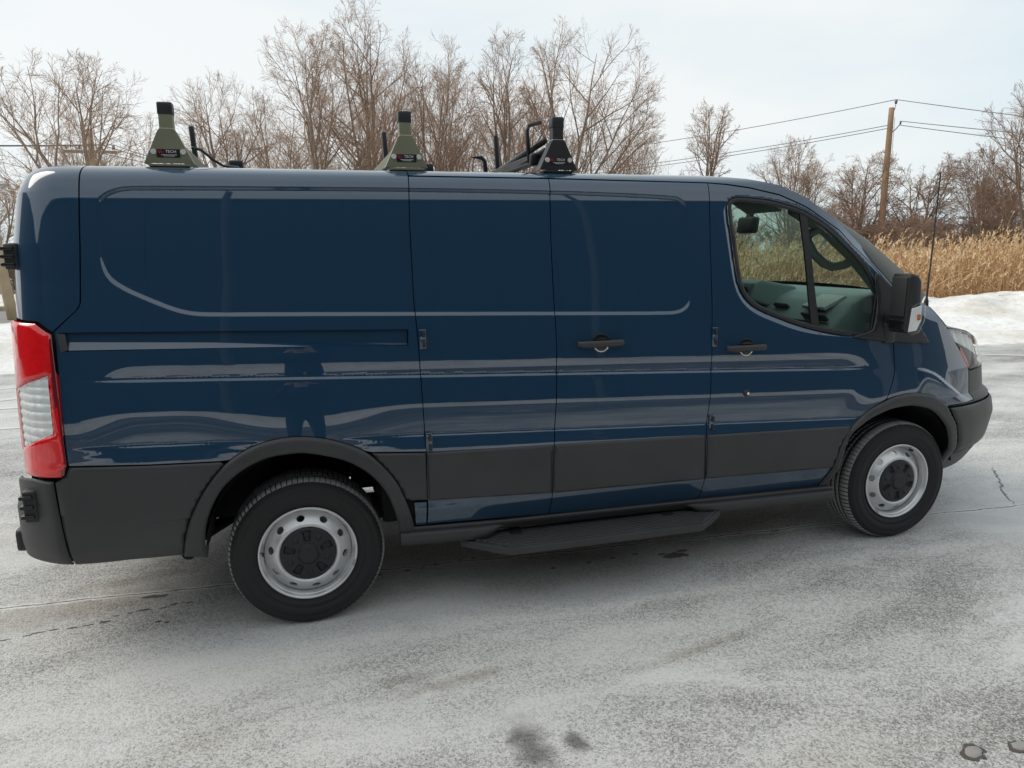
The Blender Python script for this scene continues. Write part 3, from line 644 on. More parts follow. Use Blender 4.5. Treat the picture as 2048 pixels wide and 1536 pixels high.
# grey cladding, children of the panel they sit on
panel('cladding', [(-.945,.804),(-.905,.83),(-.888,.866),(-.60,.848),(-.33,.836)] + [tuple(q) for q in ARCH_R if q[0] < -.31][::-1][:] + [(-.509,.425),(-.92,.438),(-.935,.60)], M['clad'], side_panel, off=.004, offf=lambda u, z, L: pillow(.010, .010)(u, z, L)-.006*ss(.004, -.004, z-(.602+.02*(u+.75)))*ss(-.80, -.72, u))
panel('cladding', [(.5430,.797),(.30,.815)] + [tuple(q) for q in ARCH_R if q[0] > .292 and q[1] > .578] + [(.470,.575),(.5425,.570)], M['clad'], side_panel, off=.003, offf=pillow(.010, .010))
panel('cladding', [(.5465,.796),(1.1610,.781),(1.1515,.70),(1.1480,.538),(.5445,.566)], M['clad'], cd1, left=False, off=.003, offf=pillow(.010, .010))
panel('cladding', [(1.1660,.781),(1.9835,.756),(1.9795,.520),(1.1515,.537),(1.1555,.70)], M['clad'], cd2, left=False, off=.003, offf=pillow(.010, .010))
panel('cladding', [(1.9875,.756),(2.87,.732),(2.84,.69)] + [tuple(q) for q in ARCH_F if .49 < q[1] < .68 and q[0] < 2.9][::-1] + [(2.75,.503),(1.9830,.521)], M['clad'], fd, parentL=fdL, off=.003, offf=pillow(.010, .010))
# rocker under the cladding behind the rear wheel gap
panel('rocker', [(.478,.566),(.538,.563),(.538,.438),(.487,.440)], M['paint'], van)
# wheel arch trims
panel('wheel_arch_trim', [tuple(q) for q in ARCH_R] + [tuple(q) for q in ARCH_Ri[::-1]], M['clad'], van, off=.006, offf=pillow(.016, .022), du=.015, flange=.05, gap=.0)
panel('wheel_arch_trim', [tuple(q) for q in ARCH_F] + [tuple(q) for q in ARCH_Fi[::-1]], M['clad'], van, off=.004, offf=pillow(.014, .020), du=.015, flange=.05, gap=.0)
# tail lamp
tl, tlL = panel('tail_lamp', [(-1.16,1.444),(-.960,1.438),(-.908,1.394),(-.903,1.136),(-.899,.875),(-.912,.828),(-1.16,.818)], M['red'], van, off=.012, offf=pillow(.010, .018), gap=0, flange=.04, holes=[[(-1.135,1.163),(-.928,1.233),(-.926,1.002),(-1.130,.922)]])
rv, rvL = panel('reversing_lens', [(-1.135,1.163),(-.928,1.233),(-.926,1.002),(-1.130,.922)], M['clear'], tl, parentL=tlL, off=.017, offf=pillow(.004, .01), gap=.001)
lb = M['lamp']
panel('lamp_reflector', [(-1.135,1.163),(-.928,1.233),(-.926,1.002),(-1.130,.922)], lb, tl, parentL=tlL, off=.002, offf=lambda u, z, L: .007*np.abs(np.sin(z*95))+.006*np.abs(np.sin(u*70)), gap=0)
panel('lens_rim', [(-.918,1.404),(-.905,1.394),(-.897,1.136),(-.893,.875),(-.905,.832),(-.920,.836),(-.914,.88),(-.918,1.136)], M['red_dark'], tl, parentL=tlL, off=.010, offf=pillow(.006, .006), gap=0)
# rear bumper (wraps round to the back)
def bump_off(u, z, L): return pillow(.012, .02)(u, z, L)+.05*ss(-.99, -1.22, u)*(1-.35*ss(.66, .70, z))
panel('rear_bumper', [(-.947,.811),(-.936,.62),(-.921,.437),(-1.2,.430),(UR,.43),(UR,.70),(-1.25,.70),(-1.22,.790),(-1.05,.815)], M['clad'], van, off=.004, offf=bump_off, gap=.003)
# back doors and their frame
rd, rdL = panel('rear_door', [(-1.25,.72),(UR,.72),(UR,2.02),(-1.32,2.0),(-1.27,1.9),(-1.25,1.45)], M['paint'], van, du=.05, dz=.03, off=.004)
panel('back_frame', [(-1.16,.72),(-1.245,.72),(-1.245,1.45),(-1.26,1.9),(-1.31,2.01),(UR,2.03),(UR,2.066),(-1.25,2.066),(-1.215,2.0),(-1.195,1.70),(-1.19,1.458),(-1.165,1.448)], M['paint'], van, du=.05, dz=.03, gap=0)
# roof rails with the windscreen pillars
RL = [(u, float(ztop(u))) for u in (1.0, 1.9, 2.1, 2.2, 2.3, 2.465, 2.55, 2.647, 2.75, 2.87, 3.0, 3.10, 3.2, 3.29, 3.37, 3.45)]
panel('roof_rail', [(.544,2.034),(1.205,2.031),(2.05,2.0185)] + [(u, z+.004) for u, z in DOORTOP[1:]] + [(3.215,1.475),(3.30,1.455),(3.36,1.437),(3.45,1.41)] + RL[::-1] + [(.544,2.068)], M['paint'], van, gap=.0015, du=.02, dz=.006)
# crown of the roof
us = np.r_[np.linspace(-1.0, -.8, 5), np.linspace(-.7, 2.2, 25), np.linspace(2.3, 2.62, 6)]
w = np.linspace(-1, 1, 25)
rg = []
for u in us:
    pz = S(u, float(ztop(u)))
    pz2 = S(u, float(ztop(u))-.001)
    y = w*abs(pz[1]); c = (1-np.abs(w)**2.0)
    rg.append(np.stack([np.full(25, pz[0])+.10*ss(2.1, 2.62, u)*c - (.03*ss(-.8, -1.0, u)*c), y, pz[2]+(.028)*c-.0005], 1))
rg = np.array(rg); n0, n1 = rg.shape[:2]; idx = np.arange(n0*n1).reshape(n0, n1)
link('roof', mesh_np('roof', rg.reshape(-1, 3), [np.stack([idx[:-1, :-1], idx[1:, :-1], idx[1:, 1:], idx[:-1, 1:]], -1).reshape(-1, 4)]), van, M['paint'])
# windscreen
us = np.linspace(2.62, 3.47, 18); wg = []
for i, u in enumerate(us):
    pz = S(u, float(ztop(u))-.004); t = i/17; y = w*abs(pz[1]); c = (1-np.abs(w)**2.2)
    wg.append(np.stack([pz[0]+(.11+.17*t)*c, y, pz[2]+(.028-.06*t)*c], 1))
wg = np.array(wg); n0, n1 = wg.shape[:2]; idx = np.arange(n0*n1).reshape(n0, n1); wf = np.stack([idx[:-1, :-1], idx[1:, :-1], idx[1:, 1:], idx[:-1, 1:]], -1).reshape(-1, 4)
link('windscreen', mesh_np('windscreen', wg.reshape(-1, 3), [wf]), van, M['glass'])
# bonnet
HL = [(3.45,1.409),(3.53,1.374),(3.590,1.340),(3.625,1.290),(3.675,1.228),(3.80,1.205),(3.92,1.183),(4.10,1.125),(4.28,1.055),(4.6,1.045),(4.9,1.035)]
HL = np.array(HL); tt = np.linspace(0, len(HL)-1, 40); hu = np.interp(tt, np.arange(len(HL)), HL[:, 0]); hz = np.interp(tt, np.arange(len(HL)), HL[:, 1])
hg = []
for u, z in zip(hu, hz):
    pz = S(u, z, -.001); y = w*abs(pz[1]); c = 1-np.abs(w)**2.4; hg.append(np.stack([np.full(25, pz[0])+.05*c*ss(3.4, 3.7, u)*ss(4.9, 4.2, u), y, pz[2]+.045*c*ss(4.95, 4.0, u)], 1))
hg = np.array(hg); n0, n1 = hg.shape[:2]; idx = np.arange(n0*n1).reshape(n0, n1)
link('bonnet', mesh_np('bonnet', hg.reshape(-1, 3), [np.stack([idx[:-1, :-1], idx[1:, :-1], idx[1:, 1:], idx[:-1, 1:]], -1).reshape(-1, 4)]), van, M['paint'])
# grille
gr_, _ = panel('grille', [(4.36,.79),(UF,.79),(UF,1.005),(4.36,1.005)], M['black'], van, off=.004, left=True, gap=0)
for k in range(4):
    us_ = np.linspace(4.38, UF, 14); P = S(us_, np.full(14, .82+.05*k), .014); P = np.vstack([P, (P*kk)[::-1]])
    tube('grille_slat', P, .011, M['black'], gr_, 8)
# black backing added behind the panels so the shut lines look dark
shell_poly = [(-1.2,.442),(-.53,.442)] + [tuple(q) for q in ARCH_R] + [(.5,.44),(1.2,.41),(2.72,.38)] + [tuple(q) for q in ARCH_F] + [(3.9,.38),(4.25,.38),(4.28,.95),(3.7,1.15),(3.45,1.38)] + [(u, z-.012) for u, z in RL[::-1] if u > 2.0] + [(1.9,2.05),(-1.0,2.05),(-1.2,1.95)]
V, Nn, F = panel_np(shell_poly, holes=[inset(WIN[::-1] if area(WIN) < 0 else WIN, -.012)], off=-.022, du=.06, dz=.03, gap=0, flange=.002)
for k in (np.array([1, 1, 1.]), kk):
    link('shut_line_backing', mesh_np('shut_line_backing', V*k, [f if k[1] > 0 else f[:, ::-1] for f in F], Nn*k), van, M['inner'])
# door window: seal, glass, division bar
wout = inset(WIN if area(WIN) > 0 else WIN[::-1], -.021); win_in = inset(WIN if area(WIN) > 0 else WIN[::-1], .003)
for s_, par in ((1, fd), (-1, fdL)):
    k = np.array([1, s_, 1.])
    def put(name, VNF, m_):
        V, Nn, F = VNF; return link(name, mesh_np(name, V*k, [f if s_ > 0 else f[:, ::-1] for f in F], Nn*k), par, m_)
    put('window_seal', panel_np(wout, holes=[win_in], off=-.006, offf=pillow(.004, .008), du=.02, gap=.0005, flange=.02), M['black'])
    put('window', panel_np(win_in, off=-.011, du=.04, dz=.03, gap=-.003, flange=.004), M['glass'])
    put('division_bar', panel_np([(2.580,1.872),(2.629,1.855),(2.664,1.50),(2.692,1.262),(2.640,1.275),(2.617,1.50)], off=-.007, gap=0, flange=.012), M['black'])
# black sail trim carrying the mirror
sail, sailL = panel('mirror_sail', chaikin([(3.115,1.548),(3.15,1.545),(3.262,1.452),(3.384,1.295),(3.465,1.158),(3.470,1.140),(3.25,1.160),(3.032,1.184),(2.90,1.206),(2.905,1.214),(3.03,1.232),(3.062,1.262),(3.11,1.41),(3.10,1.50)], 1), M['black'], van, off=.005, offf=pillow(.010, .012), gap=0)
# ================================================================ the van: wheels, hardware, racks, interior
def sp(u, z, off=0.): return Vector(S(u, z, off))
# ---- wheel ----
RT, RL_ = .350, .2206
prof = [(.214, .008), (.222, .002), (.232, -.001), (.243, -.008), (.252, -.0125), (.254, -.0105), (.268, -.015), (.270, -.0165), (.285, -.017), (.297, -.016), (.299, -.0145), (.306, -.0135), (.310, -.0155), (.320, -.011), (.330, -.004), (.3375, .004), (.343, .013), (.3465, .022), (.3485, .034)]
for c in (.062, .095, .130, .163):
    prof += [(.3495, c-.006), (.342, c-.004), (.342, c+.004), (.3498, c+.006)]
prof += [(.3485, .192), (.345, .206), (.338, .216), (.32, .226), (.29, .232), (.25, .228), (.222, .214), (.214, .205)]
prof = np.array(prof); seg = 616
V, F = lathe_np(prof, seg); V = V.reshape(seg, len(prof), 3)
for i in range(seg):
    ph = (i/seg*88) % 1.0
    if ph < .14:
        for j, (r, a) in enumerate(prof):
            if .330 <= r and (a < .05 or a > .18): V[i, j, 0] *= 1-.005/r; V[i, j, 2] *= 1-.005/r
    ph2 = (i/seg*88+.5) % 1.0
    if ph2 < .10:
        for j, (r, a) in enumerate(prof):
            if r > .347 and .06 < a < .17: V[i, j, 0] *= 1-.004/r; V[i, j, 2] *= 1-.004/r
V = V.reshape(-1, 3)
mi = np.zeros((seg, len(prof)-1), int)
for i in range(seg):
    p1 = ((i+.5)/seg*88) % 1.0; p2 = ((i+.5)/seg*88+.5) % 1.0
    for j in range(len(prof)-1):
        rmin = min(prof[j, 0], prof[j+1, 0]); a_m = .5*(prof[j, 1]+prof[j+1, 1])
        if rmin > .3365 and a_m < .20 and not (.044 < a_m < .18 and rmin < .346): mi[i, j] = 0 if ((p1 < .15 and a_m < .05) or (p2 < .12 and a_m > .05)) else 1
mi = mi.ravel()
cc = 0
tyre_me = mesh_np('tyre', V, [F], mi=mi); tyre_me.materials.append(M['rubber']); tyre_me.materials.append(M['tread'])
# rim: lip and barrel
rp = [(.2145, .004), (.2206, -.001), (.2206, -.004), (.2175, -.007), (.2125, -.0065), (.209, -.002), (.206, .008), (.2035, .012), (.200, .0145), (.1985, .022), (.195, .05), (.190, .075), (.188, .10), (.188, .16), (.205, .19)]
V1, F1 = lathe_np(rp, 128)
# disc with ten oval holes, built flat and dished
a = np.arange(120)*2*np.pi/120
discd = lambda r: np.interp(r, [.0, .115, .122, .128, .135, .142, .150, .165, .180, .188, .193], [.010, .010, .008, -.004, -.0075, -.005, .002, .016, .030, .036, .040])
def disc_surf(u, z, o=0.):
    r = np.hypot(u, z); return np.stack([u, discd(r)-o, z], -1)
outer = np.stack([.193*np.cos(a), .193*np.sin(a)], 1); inner = np.stack([.06*np.cos(a[::3]), .06*np.sin(a[::3])], 1)
holes = [inner]
for k in range(10):
    th = 2*np.pi*(k+.5)/10+.155; ce = np.array([np.cos(th), np.sin(th)])*.1655; er = np.array([np.cos(th), np.sin(th)]); et = np.array([-er[1], er[0]])
    b_ = np.arange(20)*2*np.pi/20; holes.append(ce+er*(.0122*np.cos(b_))[:, None]+et*(.0188*np.sin(b_))[:, None])
V2, N2, F2 = panel_np(outer, holes=holes, du=.006, dz=.006, gap=0, flange=.008, bd=.006, surf=disc_surf)
o_ = len(V1)
rim_me = mesh_np('rim', np.vstack([V1, V2]), [F1[:, ::-1]] + [f+o_ for f in F2]); rim_me.materials.append(M['steel'])
# hub cap with raised hub, five recesses
def hub_surf(u, z, o=0.):
    r = np.hypot(u, z); t = np.arctan2(z, u)
    d = np.interp(r, [0, .036, .041, .046, .050, .060, .10, .118, .1235, .126], [-.022, -.022, -.020, -.012, -.010, -.012, -.009, -.006, -.001, .006])
    c5 = np.cos(5*(t-.35)); d = d+.016*ss(.55, .80, c5)*ss(.058, .068, r)*ss(.113, .103, r)
    nb = np.full(np.shape(r), 9.)
    for k in range(5):
        th = 2*np.pi*(k+.5)/5+.35; nb = np.minimum(nb, np.hypot(u-.087*np.cos(th), z-.087*np.sin(th)))
    d = d-.008*ss(.012, .008, nb)
    return np.stack([u, d-o, z], -1)
V3, N3, F3 = panel_np(np.stack([.126*np.cos(a), .126*np.sin(a)], 1), du=.004, dz=.004, gap=0, flange=.012, bd=.006, surf=hub_surf)
hub_me = mesh_np('hub_cap', V3, F3, N3); hub_me.materials.append(M['hub'])
bmv = bmesh.new(); rbox(bmv, (-.196, -.002, .02), (.012, .03, .010), .003, rot=(0, .1, 0)); valve_me = bm_mesh('valve', bmv, True); valve_me.materials.append(M['black'])
bw = bmesh.new(); rbox(bw, (.2, -.004, -.07), (.010, .010, .030), .002, rot=(0, .33, 0)); weight_me = bm_mesh('balance_weight', bw, True); weight_me.materials.append(M['metal'])
for (x, s_, tw) in ((0, 1, 0.), (3.3, 1, 1.9), (0, -1, .7), (3.3, -1, 2.2)):
    w_ = link('wheel', rim_me, van); w_.location = (x, -.965*s_, .345); w_.rotation_euler = (0, tw, 0 if s_ > 0 else math.pi)
    for nm, me in (('tyre', tyre_me), ('hub_cap', hub_me), ('valve', valve_me), ('balance_weight', weight_me)):
        link(nm, me, w_)
# ---- wheel wells and underbody ----
for cx, rr in ((0., .435), (3.29, .425)):
    t = np.radians(np.linspace(1 if cx < 1 else 6, 178, 34)); ys = np.linspace(.96, .50, 4)
    for s_ in (-1, 1):
        P = np.array([[(cx+rr*np.cos(q), s_*(y-.02*(y > .9)), .375+rr*np.sin(q)*1.03) for q in t] for y in ys]); n0, n1 = P.shape[:2]; idx = np.arange(n0*n1).reshape(n0, n1)
        link('wheel_arch_liner', mesh_np('wheel_arch_liner', P.reshape(-1, 3), [np.stack([idx[:-1, :-1], idx[1:, :-1], idx[1:, 1:], idx[:-1, 1:]], -1).reshape(-1, 4)]), van, M['inner'])
bm = bmesh.new()
rbox(bm, (-.36, -.54, .60), (.42, .05, .36), .01); rbox(bm, (-.36, .54, .60), (.42, .05, .36), .01); rbox(bm, (.36, -.52, .60), (.26, .05, .22), .01); rbox(bm, (-.50, 0, .55), (.10, 1.5, .22), .02)
rbox(bm, (1.6, 0, .52), (2.5, 1.80, .20), .02); rbox(bm, (-.78, 0, .56), (.66, 1.70, .20), .02); rbox(bm, (.1, 0, .62), (1.2, 1.0, .16), .02); rbox(bm, (3.3, 0, .70), (1.2, 1.0, .5), .02); rbox(bm, (3.95, 0, .52), (.35, 1.2, .24), .02)
rbox(bm, (1.5, .0, .36), (1.1, .5, .16), .03); rbox(bm, (-.72, -.45, .40), (.5, .28, .18), .05); rbox(bm, (1.2, -.62, .42), (2.2, .08, .12), .01); rbox(bm, (1.2, .62, .42), (2.2, .08, .12), .01)
link('underbody', bm_mesh('underbody', bm), van, M['inner'])
t_ = np.linspace(-.85, .85, 9); tube('rear_axle', np.stack([0*t_, t_, 0*t_+.345], 1), .05, M['inner'], van)
tube('exhaust_pipe', [(1.0, .3, .33), (.2, .35, .32), (-.35, -.35, .36), (-.5, -.7, .38), (-.52, -.86, .37)], .032, M['inner'], van)
# ---- sill, step ----
bm = bmesh.new()
def sill_strip(bm, u0, u1, z0, z1, y0, y1, n=20):
    us = np.linspace(u0, u1, n)
    for a_, b_ in zip(us[:-1], us[1:]):
        pass
ys0 = lambda u: -abs(float(S(u, .42)[1]))
us = np.linspace(.415, 2.80, 40); sec = []
for u in us:
    zt = float(np.interp(u, [.4, .9, 1.94, 2.83], [.436, .416, .400, .384])); y = ys0(u)
    sec.append([(u, y+.03, zt), (u, y-.010, zt), (u, y-.014, zt-.006), (u, y-.012, zt-.016), (u, y+.01, zt-.05), (u, y+.05, zt-.06)])
sec = np.array(sec); n0, n1 = sec.shape[:2]; idx = np.arange(n0*n1).reshape(n0, n1)
sill = link('sill_trim', mesh_np('sill_trim', sec.reshape(-1, 3), [np.stack([idx[:-1, :-1], idx[1:, :-1], idx[1:, 1:], idx[:-1, 1:]], -1).reshape(-1, 4)], smooth=False), van, M['clad'])
for (a_, b_, f0) in ((.415, .93, 1), (1.90, 2.80, 0)):
    us = np.linspace(a_, b_, 24); sec = []
    for u in us:
        zt = float(np.interp(u, [.4, .9, 1.94, 2.83], [.419, .399, .383, .368])); y = ys0(u)
        k = ss(b_, b_-.12, u) if f0 else ss(a_, a_+.10, u)
        h = .012+.050*k; ex = .004+.030*k
        sec.append([(u, y+.01, zt+.001), (u, y-ex*.6, zt-.004), (u, y-ex, zt-.016), (u, y-ex*.9, zt-h), (u, y+.03, zt-h-.006)])
    sec = np.array(sec); n0, n1 = sec.shape[:2]; idx = np.arange(n0*n1).reshape(n0, n1)
    link('sill_fairing', mesh_np('sill_fairing', sec.reshape(-1, 3), [np.stack([idx[:-1, :-1], idx[1:, :-1], idx[1:, 1:], idx[:-1, 1:]], -1).reshape(-1, 4)]), sill, M['clad'])
bm = bmesh.new(); prism(bm, [(.69, -.93), (.70, -1.00), (.905, -1.178), (1.90, -1.190), (2.085, -1.045), (2.09, -.93)], 2, .297, .333, .006)
step = link('side_step', bm_mesh('side_step', bm), van, M['clad'])
for k in range(11):
    y = -.955-.0205*k; x0 = .72+max(0, (-y-1.0))*1.05; x1 = 2.075-max(0, (-y-1.05))*1.22
    bm = bmesh.new(); rbox(bm, ((x0+x1)/2, y, .3345), (x1-x0-.03, .010, .007), .003)
    link('tread_rib', bm_mesh('tread_rib', bm, True), step, M['clad'])
for e_, (xa, ya, xb, yb) in enumerate(((.735, -1.005, .905, -1.152), (1.915, -1.160, 2.055, -1.052))):
    for k in range(6):
        t = (k+.5)/6; bm = bmesh.new(); rbox(bm, (xa+(xb-xa)*t, ya+(yb-ya)*t, .336), (.020, .010, .012), .004, rot=(0, 0, .3))
        link('grip_stud', bm_mesh('grip_stud', bm, True), step, M['clad'])
for x in (.98, 1.8):
    bm = bmesh.new(); rbox(bm, (x, -.86, .345), (.06, .34, .03), .006, rot=(.12, 0, 0)); link('step_bracket', bm_mesh('step_bracket', bm), step, M['black'])
# ---- handles, hinges, lock, rail cap ----
def handle(par, u0, u1, z, uc):
    c = sp(uc, z-.002, 0)
    b2 = bmesh.new(); bmesh.ops.create_uvsphere(b2, u_segments=24, v_segments=12, radius=1)
    for v in b2.verts: v.co = Vector((v.co.x*.048+uc, v.co.y*.004+c.y-.0015, v.co.z*.047+z))
    link('handle_recess', bm_mesh('handle_recess', b2, True), par, M['black_gloss'])
    n = 15; us = np.linspace(u0, u1, n); P = np.array([[u, float(S(u, z)[1])-.030-.006*math.sin(math.pi*i/(n-1)), z] for i, u in enumerate(us)])
    P[0, 1] += .022; P[-1, 1] += .022
    V, F = tube_np(P[None], np.full((1, n), 1.), 12); V = V.reshape(n, 12, 3); ctr = P[:, None]
    sc_ = np.interp(np.arange(n), [0, 1, 2, n-3, n-2, n-1], [.6, .95, 1, 1, .95, .6])
    V = ctr+(V-ctr)*np.array([.004, .010, .0165])*sc_[:, None, None]
    bmh = mesh_np('door_handle', V.reshape(-1, 3), [F]); h_ = link('door_handle', bmh, par, M['clad'])
    for uu_ in (us[0], us[-1]):
        i = 0 if uu_ == us[0] else n-1
        bm = bmesh.new(); rbox(bm, (uu_+(.008 if i == 0 else -.008), P[i, 1]+.004, z), (.022, .030, .026), .007); link('handle_end', bm_mesh('handle_end', bm, True), h_, M['clad'])
    q = sp(uc, z-.042, .0015)
    t = np.radians(np.linspace(-155, -25, 12)); P = np.stack([uc+.040*np.cos(t), 0*t+c.y-.006, z+.041*np.sin(t)], 1)
    tube('recess_lip', P, .0035, M['chrome'], h_, 6)
handle(cd2, 1.302, 1.537, 1.2475, 1.423)
handle(fd, 2.113, 2.340, 1.186, 2.228)
def hinge(par, u, z0, z1):
    y = float(S(u, (z0+z1)/2)[1]); bm = bmesh.new()
    rbox(bm, (u, y-.003, (z0+z1)/2), (.030, .010, z1-z0), .004)
    h_ = link('door_hinge', bm_mesh('door_hinge', bm, True), par, M['paint'])
    for zz in (z0+.25*(z1-z0), z1-.25*(z1-z0)):
        bm = bmesh.new(); rbox(bm, (u+.004, y-.011, zz), (.014, .012, .030), .004); link('hinge_knuckle', bm_mesh('hinge_knuckle', bm, True), h_, M['black'])
hinge(cd1, .556, 1.262, 1.352); hinge(cd1, .560, .795, .886); hinge(fd, 2.046, 1.198, 1.297); hinge(fd, 2.020, .768, .855)
q = sp(2.224, .952)
b2 = bmesh.new(); bmesh.ops.create_cone(b2, cap_ends=True, segments=28, radius1=.019, radius2=.016, depth=.012); b2.transform(Matrix.Translation((q.x, q.y-.005, q.z)) @ Matrix.Rotation(R(90), 4, 'X'))
lk = link('door_lock', bm_mesh('door_lock', b2, False), fd, M['clad'])
b2 = bmesh.new(); bmesh.ops.create_cone(b2, cap_ends=True, segments=20, radius1=.0085, radius2=.007, depth=.008); b2.transform(Matrix.Translation((q.x, q.y-.014, q.z)) @ Matrix.Rotation(R(90), 4, 'X'))
link('key_cylinder', bm_mesh('key_cylinder', b2), lk, M['chrome'])
panel('track_end_cap', [(-.890,1.398),(-.862,1.395),(-.856,1.332),(-.880,1.322)], M['clad'], side_panel, off=.004, gap=0)
# rear door hinges that stand proud of the corner
for z, zz, y, x in ((1.700, .105, -.82, -1.06), (.70, .135, -.965, -1.065)):
    bm = bmesh.new(); rbox(bm, (x, y, z), (.055, .07, zz), .012); h_ = link('rear_door_hinge', bm_mesh('rear_door_hinge', bm, True), van, M['black'])
    for k in (-1, 0, 1):
        bm = bmesh.new(); rbox(bm, (x-.012, y-.022, z+k*zz*.3), (.05, .045, .016), .005); link('hinge_knuckle', bm_mesh('hinge_knuckle', bm, True), h_, M['black_gloss'])
bm = bmesh.new(); rbox(bm, (-1.145, 0, .495), (.12, 1.62, .10), .02); link('bumper_step', bm_mesh('bumper_step', bm, True), van, M['black'])
# ---- mirrors ----
for s_, par in ((1, sail), (-1, sailL)):
    k = Matrix.Diagonal((1, s_, 1, 1))
    def mk(name, bm, m_, p_):
        bm.transform(k)
        if s_ < 0: bmesh.ops.reverse_faces(bm, faces=bm.faces[:])
        return link(name, bm_mesh(name, bm, True), p_, m_)
    bm = bmesh.new(); prism(bm, [(3.030, 1.262), (3.036, 1.53), (3.048, 1.553), (3.095, 1.540), (3.118, 1.510), (3.130, 1.30), (3.10, 1.246), (3.04, 1.240)], 1, -1.205, -1.085, .014)
    mh = mk('mirror_housing', bm, M['black'], par)
    bm = bmesh.new(); rbox(bm, (3.030, -1.145, 1.43), (.010, .098, .205), .01, rot=(0, R(2), 0)); mk('mirror_glass', bm, M['dash_dark'], mh)
    bm = bmesh.new(); rbox(bm, (3.030, -1.145, 1.285), (.010, .098, .050), .008); mk('spotter_mirror', bm, M['black_gloss'], mh)
    bm = bmesh.new(); prism(bm, [(3.040, 1.238), (3.052, 1.375), (3.074, 1.400), (3.130, 1.398), (3.136, 1.31), (3.105, 1.245), (3.06, 1.230)], 1, -1.226, -1.150, .008); ml = mk('turn_signal_lens', bm, M['clear'], mh)
    bm = bmesh.new(); prism(bm, [(3.050, 1.250), (3.062, 1.370), (3.120, 1.385), (3.126, 1.31), (3.10, 1.256)], 1, -1.211, -1.19, .003); mk('signal_reflector', bm, lb, ml)
    bm = bmesh.new(); rbox(bm, (3.105, -1.214, 1.325), (.018, .01, .03), .004); mk('signal_bulb', bm, am, ml)
    bm = bmesh.new(); rbox(bm, (3.13, -1.02, 1.305), (.065, .16, .05), .016, rot=(R(-14), 0, 0)); rbox(bm, (3.135, -.98, 1.24), (.075, .05, .16), .018); mk('mirror_arm', bm, M['black'], mh)
